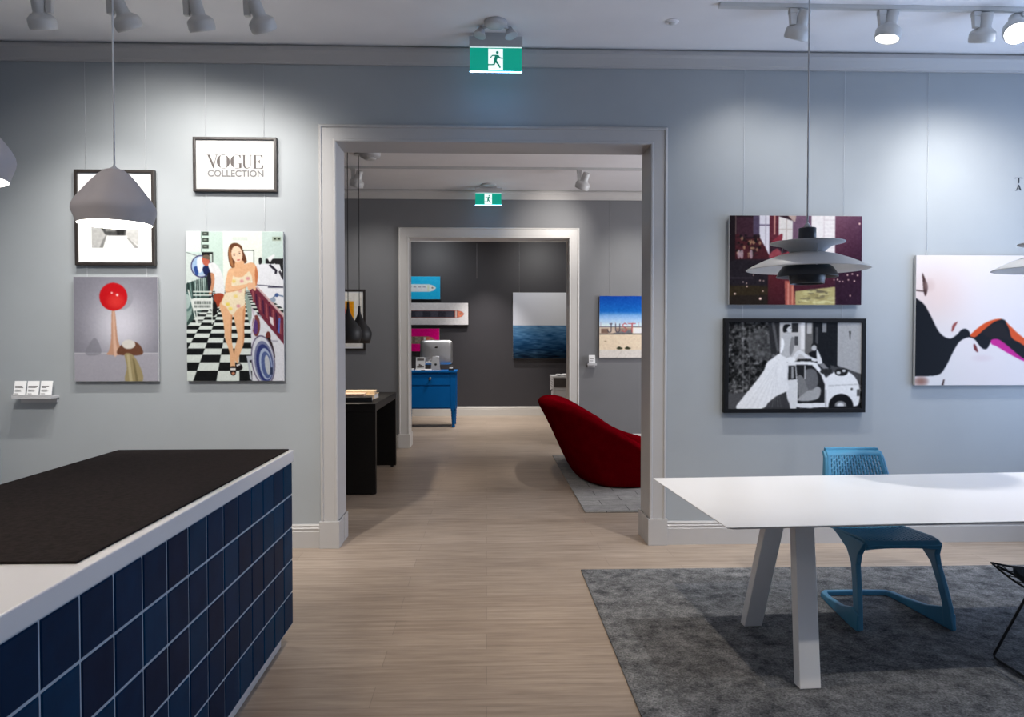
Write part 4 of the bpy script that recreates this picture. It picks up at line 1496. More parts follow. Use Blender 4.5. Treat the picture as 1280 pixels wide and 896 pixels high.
# --- wine red interior print
def interior():
    cv = Canvas((100, 35, 1237, 808), 232, 158, (74, 48, 62))
    cv.rect(100, 35, 330, 430, (58, 34, 44)); cv.rect(160, 50, 310, 220, (84, 52, 66))
    cv.rect(300, 35, 360, 200, (110, 96, 118))
    cv.rect(355, 35, 440, 390, (232, 228, 232)); cv.rect(355, 110, 440, 122, (140, 130, 150)); cv.rect(405, 35, 412, 390, (190, 180, 190))
    cv.poly([(440, 35), (525, 35), (545, 240), (470, 270), (440, 250)], (120, 60, 74)); cv.rect(478, 35, 492, 200, (206, 160, 150))
    cv.poly([(520, 40), (640, 80), (640, 260), (520, 250)], (238, 232, 226)); cv.rect(582, 60, 590, 255, (205, 190, 180)); cv.rect(520, 150, 640, 158, (214, 200, 190))
    cv.rect(640, 35, 805, 300, (140, 112, 130)); cv.poly([(600, 35), (670, 35), (660, 90), (640, 80)], (206, 186, 176))
    cv.rect(800, 35, 1003, 370, (246, 240, 236)); cv.rect(905, 35, 912, 370, (220, 206, 206))
    for y in range(70, 360, 34):
        cv.rect(912, y, 1003, y + 3, (226, 214, 214))
    cv.put((cv.X > 1003), lambda X, Y: np.stack([np.clip(150 - Y * .12 - (X - 1003) * .1, 30, 255), np.clip(112 - Y * .13 - (X - 1003) * .08, 18, 255), np.clip(128 - Y * .12 - (X - 1003) * .06, 26, 255)], -1))
    cv.poly([(150, 200), (180, 195), (210, 240), (360, 230), (400, 300), (440, 380), (430, 410), (260, 410), (150, 412)], (96, 44, 52))
    for k in range(60):
        x, y = 160 + rng.random() * 200, 200 + rng.random() * 190
        cv.ell(x, y, 5 + rng.random() * 12, 6 + rng.random() * 12, [(40, 22, 28), (190, 160, 130), (70, 36, 44), (30, 16, 20)][k % 4], .8)
    for x in (180, 205, 285):
        cv.ell(x, 370, 14, 40, (200, 182, 186), .8)
    cv.poly([(455, 270), (545, 190), (545, 250), (480, 290)], (156, 70, 84), 1, True)
    cv.poly([(440, 400), (500, 320), (560, 360), (640, 330), (660, 400)], (168, 92, 100), 1, True)
    cv.rect(100, 420, 460, 640, (52, 44, 52)); cv.rect(100, 570, 300, 580, (84, 76, 84))
    cv.put((cv.Y > 480) & (cv.X > 430), lambda X, Y: np.stack([np.clip(120 + 0 * X - (Y - 480) * .1 - np.abs(X - 520) * .03, 40, 255), np.clip(56 - (Y - 480) * .06 + 0 * X, 20, 255), np.clip(62 + 0 * X + (X - 430) * .02 - (Y - 480) * .05, 26, 255)], -1))
    cv.rect(100, 640, 430, 808, (58, 48, 40)); cv.poly([(100, 650), (300, 640), (430, 660), (430, 720), (100, 730)], (74, 62, 38), .8)
    cv.poly([(575, 600), (650, 600), (668, 808), (580, 808)], (190, 118, 106)); cv.rect(600, 620, 612, 808, (224, 166, 150)); cv.rect(636, 640, 646, 808, (232, 176, 150))
    cv.poly([(665, 690), (1010, 650), (1020, 808), (668, 808)], (196, 186, 140))
    for k in range(40):
        cv.ell(690 + rng.random() * 300, 680 + rng.random() * 120, 12 + rng.random() * 40, 4 + rng.random() * 8, [(236, 232, 190), (160, 150, 110), (216, 208, 160), (120, 112, 96)][k % 4], .6)
    cv.rect(1010, 500, 1237, 808, (66, 36, 60), .75)
    for x, y, r in ((148, 713, 9), (250, 650, 7), (248, 622, 5), (218, 610, 5), (366, 755, 11), (388, 690, 6), (362, 597, 6), (392, 600, 5), (305, 552, 5), (1115, 548, 7), (1157, 538, 7), (1203, 550, 7), (1030, 588, 7), (1048, 603, 6), (1075, 604, 6), (1123, 590, 6), (1175, 600, 7), (1000, 590, 5), (1140, 728, 7), (1215, 102, 8)):
        cv.ell(x, y, r, r, (255, 226, 214))
    cv.poly([(100, 35), (150, 35), (150, 420), (100, 430)], (34, 20, 28), .7)
    cv.rect(148, 35, 154, 200, (180, 160, 150))
    cv.a = np.clip(cv.a, 0, 1) ** 1.35
    return cv.noise(5, 4)


panel_print('interior_print', 'frameless wine red print of a dim interior behind the layered pendant', 1.767, 2.747, 1.762, 2.412, interior(), W1, gain=.85, thick=.03, off=.02, wires=(1.885, 2.628))


# --- wedding photograph
def wedding():
    cv = Canvas((120, 125, 1115, 785), 226, 150, (70, 70, 72))
    cv.rect(120, 125, 440, 785, (66, 66, 66)).noise(46, 8).noise(26, 3)
    cv.poly([(280, 210), (410, 190), (440, 390), (330, 410), (275, 350)], (110, 110, 110), .6, True)
    cv.rect(225, 125, 236, 660, (150, 150, 150), .5); cv.rect(275, 300, 283, 600, (130, 130, 130), .5)
    cv.poly([(415, 125), (500, 125), (500, 350), (440, 370)], (58, 58, 60)); cv.poly([(440, 125), (462, 125), (498, 340), (482, 355)], (150, 150, 150), .5)
    cv.rect(500, 125, 700, 420, (200, 198, 196)); cv.rect(590, 130, 640, 200, (60, 60, 62)); cv.rect(612, 230, 640, 300, (90, 90, 92)); cv.rect(660, 125, 690, 330, (228, 226, 224))
    cv.rect(690, 125, 760, 380, (120, 118, 116)); cv.rect(705, 130, 740, 210, (190, 188, 186))
    cv.rect(750, 125, 935, 470, (34, 36, 40)); cv.rect(820, 130, 850, 200, (190, 190, 190), .7); cv.rect(770, 160, 790, 290, (90, 90, 92))
    cv.poly([(935, 125), (1115, 125), (1115, 520), (935, 455)], (176, 176, 176)); cv.poly([(1020, 190), (1034, 190), (1030, 262)], (40, 40, 40))
    cv.poly([(880, 450), (1115, 520), (1115, 600), (900, 500)], (90, 90, 92))
    cv.rect(120, 670, 640, 785, (78, 78, 80)); cv.poly([(120, 670), (420, 650), (300, 785), (120, 785)], (96, 96, 98))
    # car
    cv.poly([(560, 440), (600, 425), (760, 428), (815, 470), (850, 545), (905, 505), (1010, 500), (1080, 560), (1105, 640), (1100, 740), (1060, 770), (860, 775), (640, 775), (560, 700)], (232, 232, 232), 1, True)
    cv.poly([(625, 448), (745, 450), (810, 520), (842, 600), (842, 740), (640, 745), (640, 600)], (46, 46, 48))
    cv.poly([(640, 540), (680, 545), (720, 640), (690, 700), (650, 705)], (140, 140, 140), 1, True)
    cv.poly([(650, 700), (760, 620), (810, 630), (800, 700), (740, 725), (650, 725)], (176, 176, 176), 1, True)
    cv.poly([(690, 500), (770, 490), (790, 600), (720, 640)], (120, 120, 122), 1, True)
    cv.rect(688, 452, 696, 560, (200, 200, 200))
    cv.poly([(785, 445), (830, 430), (905, 510), (850, 540)], (70, 70, 74)); cv.poly([(800, 450), (830, 436), (880, 490), (850, 500)], (176, 176, 176), .7)
    cv.ell(965, 505, 50, 30, (44, 44, 44)); cv.ell(945, 510, 16, 12, (210, 210, 210)); cv.ell(985, 495, 14, 10, (220, 220, 220)); cv.ell(850, 500, 44, 22, (60, 60, 60))
    cv.line([(870, 610), (1085, 600)], 4, (170, 170, 170)); cv.line([(850, 640), (850, 770)], 4, (120, 120, 120))
    cv.ell(965, 765, 92, 92, (26, 26, 28)); cv.ell(962, 762, 44, 34, (150, 150, 150)); cv.ell(962, 762, 26, 20, (220, 220, 220))
    cv.rect(870, 770, 1115, 785, (40, 40, 42)); cv.ell(1045, 636, 8, 8, (50, 50, 50)); cv.rect(1085, 640, 1105, 690, (90, 90, 90))
    # open door
    cv.poly([(562, 445), (625, 445), (640, 600), (630, 785), (585, 785), (556, 640)], (226, 226, 226)); cv.poly([(570, 455), (620, 455), (628, 560), (566, 565)], (56, 56, 58)); cv.poly([(592, 462), (606, 462), (612, 550), (590, 555)], (170, 170, 170))
    # dress
    cv.poly([(500, 365), (545, 390), (560, 440), (556, 560), (570, 640), (480, 690), (420, 740), (370, 785), (185, 785), (230, 700), (300, 610), (380, 500), (410, 430), (450, 400)], (236, 236, 236), 1, True)
    for k in range(14):
        x = 230 + k * 22
        cv.line([(500 - k * 2, 400 + k * 8), (x, 775)], 5, (190, 190, 192) if k % 2 else (252, 252, 252), .22)
    # bride
    cv.ell(552, 168, 26, 30, (34, 34, 36)); cv.ell(538, 182, 14, 20, (34, 34, 36)); cv.poly([(552, 195), (580, 195), (588, 240), (545, 240)], (188, 188, 188)); cv.ell(572, 176, 20, 26, (214, 214, 214), rot=-.3); cv.poly([(540, 150), (566, 138), (584, 150), (566, 158), (550, 176)], (34, 34, 36), 1, True); cv.line([(578, 170), (586, 168)], 4, (60, 60, 60))
    cv.poly([(515, 240), (550, 208), (600, 235), (608, 320), (590, 390), (545, 390), (508, 360), (512, 300)], (196, 196, 196), 1, True)
    cv.poly([(515, 240), (512, 300), (508, 360), (530, 330), (535, 270)], (242, 242, 242), 1, True)
    cv.poly([(590, 240), (612, 250), (606, 330), (585, 380), (575, 330)], (150, 150, 150), 1, True)
    cv.poly([(600, 385), (650, 335), (720, 380), (780, 405), (770, 425), (700, 400), (655, 365), (620, 410)], (224, 224, 224), 1, True)
    cv.ell(585, 412, 36, 22, (238, 238, 238)); cv.poly([(640, 405), (740, 405), (740, 420), (630, 420)], (40, 40, 40))
    # groom
    cv.ell(762, 308, 24, 28, (36, 36, 38)); cv.ell(760, 320, 19, 22, (196, 196, 196)); cv.poly([(720, 360), (760, 345), (785, 380), (770, 400), (735, 385)], (28, 28, 30), 1, True)
    cv.poly([(778, 335), (792, 345), (822, 430), (790, 440), (780, 390)], (226, 226, 226), 1, True)
    cv.a = np.clip(cv.a, 0, 1) ** 1.25
    return cv.noise(5, 3)


framed('framed_picture', 'black framed black and white photograph of a bride on a small car', 1.737, 2.786, .974, 1.664, W1, wedding(), .030, .05, gain=.95, fmat='frame_jet', wires=(1.885, 2.628), wire_top=1.77, mat_w=False)


# --- kiss print
def kiss():
    cv = Canvas((75, 355, 800, 835), 300, 200, (240, 233, 233))
    cv.put(np.ones(cv.X.shape, bool), lambda X, Y: np.stack([242 - 5 * np.exp(-((X - 150) / 90) ** 2) + 0 * Y, 234 - 18 * np.exp(-((X - 150) / 110) ** 2 - ((Y - 500) / 120) ** 2), 234 - 24 * np.exp(-((X - 150) / 110) ** 2 - ((Y - 500) / 120) ** 2)], -1))
    BL = (14, 16, 22)
    cv.poly([(60, 500), (75, 513), (105, 535), (130, 575), (160, 632), (185, 656), (210, 662), (232, 648), (250, 630), (267, 627), (280, 638), (286, 650), (330, 612), (372, 594), (400, 590), (420, 600), (440, 640), (478, 680), (540, 730), (560, 745), (478, 740), (420, 695), (385, 668), (366, 668), (358, 682), (350, 697), (338, 702), (322, 692), (300, 666), (275, 658), (245, 672), (222, 705), (190, 768), (160, 797), (75, 802), (60, 803)], BL, 1, True)
    cv.poly([(284, 648), (330, 610), (372, 592), (402, 590), (372, 602), (335, 630), (306, 655), (292, 657)], (224, 84, 34), 1, True)
    cv.poly([(416, 598), (445, 625), (480, 655), (560, 710), (545, 728), (478, 682), (442, 660), (430, 625)], (226, 88, 40), 1, True)
    cv.poly([(362, 668), (388, 664), (420, 684), (478, 730), (520, 752), (478, 742), (420, 712), (382, 690), (366, 684)], (206, 40, 150), 1, True)
    cv.poly([(330, 640), (372, 610), (402, 605), (425, 640), (440, 670), (395, 660), (360, 660)], (34, 26, 28), .8, True)
    # eye lashes, nostrils
    cv.poly([(98, 420), (108, 440), (120, 470), (112, 505), (104, 490), (100, 455)], (70, 46, 44), 1, True)
    cv.line([(75, 484), (104, 488), (112, 480)], 4, (60, 40, 40)); cv.blob(125, 465, 26, 30, (214, 186, 180), .5)
    cv.poly([(212, 635), (216, 612), (234, 600), (226, 616), (218, 634)], (150, 70, 66), 1, True)
    cv.poly([(297, 682), (306, 690), (314, 712), (306, 710), (298, 700)], (120, 52, 54), 1, True)
    cv.blob(98, 820, 34, 22, (150, 104, 92), .9); cv.poly([(176, 835), (182, 815), (188, 812), (184, 835)], (70, 50, 50))
    cv.blob(330, 735, 50, 16, (232, 210, 214), .5)
    return cv


panel_print('kiss_print', 'large print of two pale faces kissing with orange and pink lips', 3.160, 4.60, 1.172, 2.13, kiss(), W1, gain=.72, thick=.026, off=.012, wires=(3.257, 4.3))

# wall lettering at the right edge
t = thing('wall_lettering', 'dark serif letters T above A on the wall at right edge', 'lettering', (3.948, W1, 2.60))
k = .00582        # metres per traced unit/3.5
def WL(px, py):
    return ((px - 500) / 22.4 * .00583, (620 - py) / 22.4 * .00583 + .03)
w = MB()
w.prism([WL(*p) for p in [(484, 312), (520, 312), (520, 466), (484, 466)]], -.004, -.0005)
w.prism([WL(*p) for p in [(396, 312), (612, 312), (612, 320), (396, 320)]], -.004, -.0005)
w.prism([WL(*p) for p in [(396, 318), (424, 320), (398, 340)]], -.004, -.0005)
w.prism([WL(*p) for p in [(610, 318), (584, 320), (608, 340)]], -.004, -.0005)
w.build('letter_t', 'ink_dark', t)
w = MB()
w.prism([WL(*p) for p in [(490, 520), (518, 520), (584, 672), (544, 672)]], -.004, -.0005)
w.prism([WL(*p) for p in [(500, 522), (506, 526), (440, 676), (432, 676)]], -.004, -.0005)
w.prism([WL(*p) for p in [(405, 672), (462, 672), (462, 680), (405, 680)]], -.004, -.0005)
w.prism([WL(*p) for p in [(464, 622), (548, 622), (552, 630), (460, 630)]], -.004, -.0005)
w.build('letter_a', 'ink_dark', t)


# --- card shelves
def card_shelf(x0, x1, z, yw, n, label, cards_label, cw, chh):
    cx = (x0 + x1) / 2
    t = thing('card_shelf', label, 'shelf', (cx, yw, z))
    hw = (x1 - x0) / 2
    MB().box(-hw, hw, -.105, -.0005, -.018, 0).build('ledge', 'grey_plastic', t, bevel=.0015)
    MB().box(-hw, hw, -.105, -.099, 0, .012).build('lip', 'grey_plastic', t, bevel=.001)
    MB().box(-hw + .01, hw - .01, -.012, -.0005, -.05, -.018).build('bracket', 'grey_plastic', t)
    for i in range(n):
        x = x0 + (x1 - x0) * (i + .5) / n - .004 * (n > 1)
        c = thing('info_card', cards_label[i], 'card', (x, yw - .085, z + .0005), 0, 'information cards on the wall shelves')
        m = MB()
        d = .022
        m.hexa([(-cw / 2, 0, 0), (cw / 2, 0, 0), (cw / 2, .004, 0), (-cw / 2, .004, 0)], [(-cw / 2, d, chh), (cw / 2, d, chh), (cw / 2, d + .004, chh), (-cw / 2, d + .004, chh)])
        m.build('card_stock', 'paper', c)
        tx = MB()
        for j, (zz, l, hgt, mi) in enumerate(((.62, .62 if i != 1 else .8, .05, 0), (.55, .4 if i == 2 else .7, .03, 0), (.40, .5, .02, 1), (.35, .62, .02, 1), (.30, .55, .02, 1), (.14, .34, .03, 0))):
            za = zz * chh
            ya = d * zz - .0012
            tx.box(-cw * .40, -cw * .40 + cw * l, ya - .0004, ya, za, za + hgt * chh, mi)
        tx.build('printed_lines', ['ink', 'ink_light'], c)


card_shelf(-3.325, -3.052, 1.112, W1, 3, 'small grey wall ledge holding three white cards',
           ['white information card at the left end of the grey wall ledge', 'white information card in the middle of the three on the grey ledge', 'white information card at the right end of the grey wall ledge'], .080, .105)
card_shelf(1.418, 1.545, 1.175, W2, 1, 'tiny dark wall ledge beside the beach print', ['single white information card on the tiny ledge beside the beach print'], .088, .125)


# --- middle room pictures
cv = Canvas((0, 0, 100, 130), 80, 104, (240, 236, 228))
cv.rect(12, 20, 80, 96, (236, 170, 40)); cv.poly([(12, 24), (56, 26), (62, 50), (12, 56)], (176, 24, 36)); cv.rect(12, 44, 52, 70, (36, 24, 26)); cv.ell(34, 78, 16, 12, (190, 190, 186)); cv.ell(30, 80, 8, 7, (60, 60, 60)); cv.poly([(60, 24), (76, 24), (78, 94), (62, 96)], (240, 150, 24)); cv.noise(6, 5)
framed('framed_picture', 'black framed yellow and red picture behind the black pendants', -2.34, -1.684, 1.365, 2.215, W2, cv, .03, .04, pic=(-.285, .285, .05, .80))


def beach():
    cv = Canvas((440, 148, 900, 718), 120, 150, (60, 130, 210))
    cv.put(cv.Y < 440, lambda X, Y: np.stack([np.interp(Y, [148, 290, 330, 420], [6, 20, 120, 205]), np.interp(Y, [148, 290, 330, 420], [62, 96, 165, 222]), np.interp(Y, [148, 290, 330, 420], [150, 178, 215, 240])], -1))
    cv.put(cv.Y > 436, (216, 196, 168))
    cv.rect(440, 430, 900, 436, (90, 96, 110)); cv.rect(440, 388, 900, 391, (120, 140, 160), .7)
    cv.rect(440, 440, 900, 495, (196, 178, 160)); cv.rect(455, 450, 520, 490, (120, 96, 84)); cv.rect(590, 445, 740, 492, (150, 128, 116)); cv.poly([(560, 492), (740, 460), (740, 496), (560, 498)], (110, 112, 116))
    cv.rect(748, 440, 838, 494, (238, 232, 224)); cv.rect(440, 494, 900, 503, (84, 76, 72)); cv.rect(860, 455, 900, 500, (130, 120, 116))
    for x in (452, 500, 548, 586, 640, 700, 745, 800, 845):
        cv.line([(x, 392), (x, 440)], 3, (170, 120, 110), .8)
    # JUST, in open letters of a roadside sign
    for st in ([(532, 405), (556, 405)], [(548, 405), (548, 470), (540, 482), (525, 482), (516, 466)],
               [(588, 405), (588, 466), (598, 480), (616, 480), (626, 466), (626, 405)],
               [(690, 410), (672, 400), (654, 412), (658, 432), (686, 446), (690, 466), (672, 480), (650, 470)],
               [(705, 402), (772, 402)], [(738, 402), (738, 482)]):
        cv.line(st, 8, (176, 84, 84) if st[0][0] > 640 else (70, 64, 74))
    cv.rect(440, 503, 900, 648, (222, 204, 178)); cv.ell(495, 566, 12, 6, (170, 150, 120)); cv.rect(440, 646, 900, 718, (212, 206, 198))
    cv.line([(600, 718), (650, 650)], 3, (180, 172, 164))
    for x in (625, 700):
        cv.ell(x, 632, 28, 10, (70, 70, 50)); cv.ell(x - 4, 626, 16, 10, (50, 56, 38))
    return cv.noise(5, 5)


panel_print('beach_print', 'print of blue sky above a sandy roadside sign reading JUST', 1.588, 2.30, 1.262, 2.131, beach(), W2, gain=1.2, thick=.03, off=.012, wires=(1.74,))


# --- far room prints
def sea():
    cv = Canvas((10, 57, 664, 830), 150, 176, (214, 216, 222))
    cv.put(cv.Y < 443, lambda X, Y: np.stack([204 + 20 * (X / 660) + 0 * Y, 208 + 18 * (X / 660) + 0 * Y, 220 + 10 * (X / 660) + 0 * Y], -1))
    s = cv.Y >= 443
    cv.put(s, lambda X, Y: np.stack([np.interp(Y, [443, 560, 700, 830], [92, 60, 26, 12]), np.interp(Y, [443, 560, 700, 830], [134, 104, 62, 30]), np.interp(Y, [443, 560, 700, 830], [172, 146, 96, 46])], -1))
    cv.noise(16, 3, s.astype(float), 6)
    cv.noise(12, 6, (cv.Y > 540).astype(float), 6)
    return cv


panel_print('seascape_print', 'square print of dark blue sea under pale sky on charcoal wall', .529, 1.80, 1.145, 2.465, sea(), W3, gain=1.15, thick=.035, off=.02, wires=(.66, 1.6))


def ship(bg, hull, bow, cargo, x0, ratio, w, h):
    cv = Canvas((0, 0, 100 * ratio, 100), w, h, bg)
    R = 100 * ratio
    b = R - 22
    cv.poly([(8, 34), (b - 26, 34), (b - 6, 40), (b + 4, 50), (b - 6, 62), (b - 26, 68), (8, 68)], hull, 1)
    cv.poly([(b - 24, 37), (b - 8, 42), (b, 50), (b - 8, 60), (b - 24, 65)], bow, 1)
    cargo(cv, R, b)
    cv.ell(b - 12, 50, 4, 4, (120, 120, 110))
    return cv.noise(5, 4)


def cargo_white(cv, R, b):
    for k in range(11):
        x = 14 + k * (b - 50) / 11
        cv.rect(x, 39, x + (b - 50) / 11 - 3, 63, (214, 220, 226))
        cv.rect(x + 2, 44, x + (b - 50) / 11 - 6, 48, (140, 150, 166))
    cv.rect(b - 34, 38, b - 27, 64, (206, 216, 190))


def cargo_dark(cv, R, b):
    cv.rect(16, 36, b - 40, 66, (62, 62, 72))
    for k in range(10):
        x = 20 + k * (b - 64) / 10
        cv.rect(x, 39, x + (b - 64) / 10 - 2, 63, (72, 72, 84) if k % 2 else (54, 54, 64))
    cv.rect(b - 36, 36, b - 30, 66, (216, 210, 204))


def cargo_multi(cv, R, b):
    pal = [(116, 120, 104), (96, 110, 90), (140, 120, 110), (150, 146, 130), (110, 90, 90), (128, 138, 120)]
    for k in range(18):
        for j in range(4):
            x = 12 + k * (b - 60) / 18
            cv.rect(x, 36 + j * 7.6, x + (b - 60) / 18 - 1.2, 42.6 + j * 7.6, pal[(k * 5 + j * 3) % 6])
    cv.rect(b - 46, 38, b - 38, 66, (206, 222, 220)); cv.rect(b - 34, 37, b - 24, 66, (206, 110, 84))


panel_print('ship_print', 'sky blue print of a white ship seen from above', -2.26, -.916, 2.326, 2.779, ship((30, 178, 232), (208, 222, 232), (226, 232, 236), cargo_white, 0, 2.97, 180, 62), W3, thick=.04, off=.02, gain=1.15)
panel_print('ship_print', 'white print of a long dark barge with orange bow', -2.26, -.362, 1.818, 2.254, ship((214, 212, 214), (176, 96, 84), (222, 130, 100), cargo_dark, 0, 4.35, 240, 56), W3, thick=.04, off=.02, gain=1.15)
panel_print('ship_print', 'magenta pink print of a container ship behind the computer', -2.26, -.936, 1.290, 1.745, ship((222, 6, 128), (160, 120, 110), (216, 120, 110), cargo_multi, 0, 2.91, 180, 62), W3, thick=.04, off=.02, gain=1.15)
w = MB().tube([(0, 0, 0), (0, 0, .7)], .0016, 6).build('hanging_wire', 'wire')
w.location = (-.19, W3 - .008, 2.74)
tag(w, 'thin bare hanging wire on the charcoal wall between the far prints', 'wire')


# ------------------------------------------------------------------ middle room furniture
def console():
    x0, x1, y0, y1, z = -1.76, -1.078, 7.30, 8.98, .89
    t = thing('console_table', 'tall black console table with slab ends left of the walkway', 'table', ((x0 + x1) / 2, (y0 + y1) / 2, 0))
    hw, hd = (x1 - x0) / 2, (y1 - y0) / 2
    MB().box(-hw, hw, -hd, hd, z - .075, z).build('tabletop', 'console', t, bevel=.003)
    MB().box(-hw, hw, -hd, -hd + .07, .006, z - .075).build('end_panel', 'console', t, bevel=.003)
    MB().box(-hw, hw, hd - .07, hd, .02, z - .075).build('end_panel', 'console', t, bevel=.003)
    for sx in (-1, 1):
        for sy in (-1, 1):
            MB().lathe([(.016, 0), (.018, .004), (.018, .022)], 16, c=(sx * (hw - .05), sy * (hd - .035), 0), caps=(True, True)).build('foot', 'black', t)


console()


def book(x, y, z, sx, sy, sz, rz, cover, pages, label):
    t = thing('book', label, 'book', (x, y, z), rz, 'books stacked on the black console')
    c = MB()
    c.box(-sx / 2, sx / 2, -sy / 2, sy / 2, 0, .004).box(-sx / 2, sx / 2, -sy / 2, sy / 2, sz - .004, sz).box(-sx / 2, sx / 2, -sy / 2, -sy / 2 + .004, .004, sz - .004)
    c.build('cover', cover, t, bevel=.001)
    MB().box(-sx / 2 + .006, sx / 2 - .006, -sy / 2 + .004, sy / 2 - .008, .004, sz - .004).build('page_block', pages, t)


book(-1.335, 7.62, .8905, .36, .27, .046, math.radians(6), 'black', 'pages', 'thick black book with white pages at the bottom of the console stack')
book(-1.395, 7.72, .937, .30, .24, .026, math.radians(3), 'pink_tan', 'pink_tan', 'patterned reddish tan book lying on the thick black book')
book(-1.34, 8.02, .8905, .34, .27, .050, math.radians(-2), 'tan', 'pages', 'tan book lying flat behind the black book on the console')
book(-1.345, 8.04, .941, .32, .22, .030, math.radians(2), 'tan', 'tan', 'plain tan book on top of the stack farther along the console')


def sofa():
    cx, cy = 1.42, 8.45
    t = thing('lounge_sofa', 'crimson quilted shell sofa seen from its side on a pale rug', 'sofa', (cx, cy, .0115))
    seg = 96

    def sup(a, n):
        c, s = math.cos(a), math.sin(a)
        r = (abs(c) ** n + abs(s) ** n) ** (-1 / n)
        return r * c, r * s

    def ring(ax_b, ax_f, by, zf, n=2.6, sink=0):
        out = []
        for i in range(seg):
            a = 2 * PI * i / seg
            ux, uy = sup(a, n)
            x = ux * (ax_b if ux < 0 else ax_f)
            y = uy * by
            out.append((x, y, zf(a, ux, uy)))
        return out

    def rim(ux, k=1.0):
        w = (1 - ux) / 2
        w = w ** 1.25
        w = w * w * (3 - 2 * w)
        return .29 + .515 * w * k
    m = MB()
    rings = []
    # outer skin from the floor up to the rim: each step blends from base outline to rim outline
    steps = [(0.0, -.10, .0), (.0, .02, .015), (.10, .14, .10), (.28, .34, .30), (.50, .56, .54), (.72, .77, .76), (.88, .92, .89), (.97, .985, .955), (1.0, 1.0, 1.0)]
    for f, g, hz in steps:
        axb = .43 + .40 * g
        axf = .42 + .16 * g
        by = .985 + .10 * g
        rings.append(ring(axb, axf, by, lambda a, ux, uy, hz=hz: rim(ux) * hz))
    # roll over the rim and down to the seat
    for d, dz in ((.035, .028), (.09, .044), (.15, .040), (.21, .012), (.25, -.05)):
        rings.append(ring(.83 - d, .58 - d, 1.085 - d, lambda a, ux, uy, dz=dz: rim(ux) + dz))
    for q, zs in ((.86, .75), (.7, .4), (.5, .12), (.25, .0)):
        rings.append(ring(.58 * q, .33 * q, .83 * q, lambda a, ux, uy, zs=zs: .30 + (rim(ux) - .06 - .30) * zs))
    m.loft(rings, caps=(True, True))
    m.build('padded_shell', 'sofa', t, subsurf=1)
    s = MB()
    s.loft([[(.30 * c[0] + .02, .78 * c[1], zz) for c in [sup(2 * PI * i / 64, 3) for i in range(64)]] for zz in (.27, .31, .33)])
    s.build('seat_cushion', 'sofa', t, bevel=.02)


sofa()


# ------------------------------------------------------------------ far room furniture
def desk():
    x0, x1, y0, y1 = -1.42, -.53, 12.95, 13.55
    t = thing('writing_desk', 'blue painted desk with one drawer and turned legs', 'desk', ((x0 + x1) / 2, (y0 + y1) / 2, 0))
    cx, cy = (x0 + x1) / 2, (y0 + y1) / 2
    hw, hd = (x1 - x0) / 2, (y1 - y0) / 2
    MB().box(-hw - .015, hw + .015, -hd - .02, hd + .02, .955, .985).build('desk_top', 'desk_blue', t, bevel=.004)
    MB().box(-hw + .015, hw - .015, -hd + .016, hd - .01, .325, .955).build('body', 'desk_blue', t, bevel=.003)
    dr = MB().box(-hw + .095, hw - .095, -hd + .001, -hd + .020, .735, .925).build('drawer', 'desk_blue', t, bevel=.004)
    MB().lathe([(.008, 0), (.008, .016), (.026, .022), (.028, .032), (.018, .042), (.004, .044)], 24, c=(0, -hd + .001, .848), T=Matrix.Rotation(PI / 2, 3, 'X'), caps=(True, True)).build('knob', 'knob', dr)
    MB().box(-hw + .095, hw - .095, -hd + .004, -hd + .020, .345, .715).build('front_panel', 'desk_blue', t, bevel=.004)
    prof = [(.020, 0), (.030, .012), (.032, .030), (.022, .045), (.030, .062), (.025, .080), (.033, .105), (.027, .125), (.036, .150), (.030, .172), (.039, .198), (.032, .220), (.042, .245), (.034, .265), (.044, .29), (.044, .322)]
    for sx in (-1, 1):
        for sy in (-1, 1):
            px, py = sx * (hw - .045), sy * (hd - .045)
            m = MB().lathe(prof, 28, c=(px, py, 0), caps=(True, True))
            m.box(px - .045, px + .045, py - .045, py + .045, .322, .955)
            m.build('leg', 'desk_blue', t)


desk()


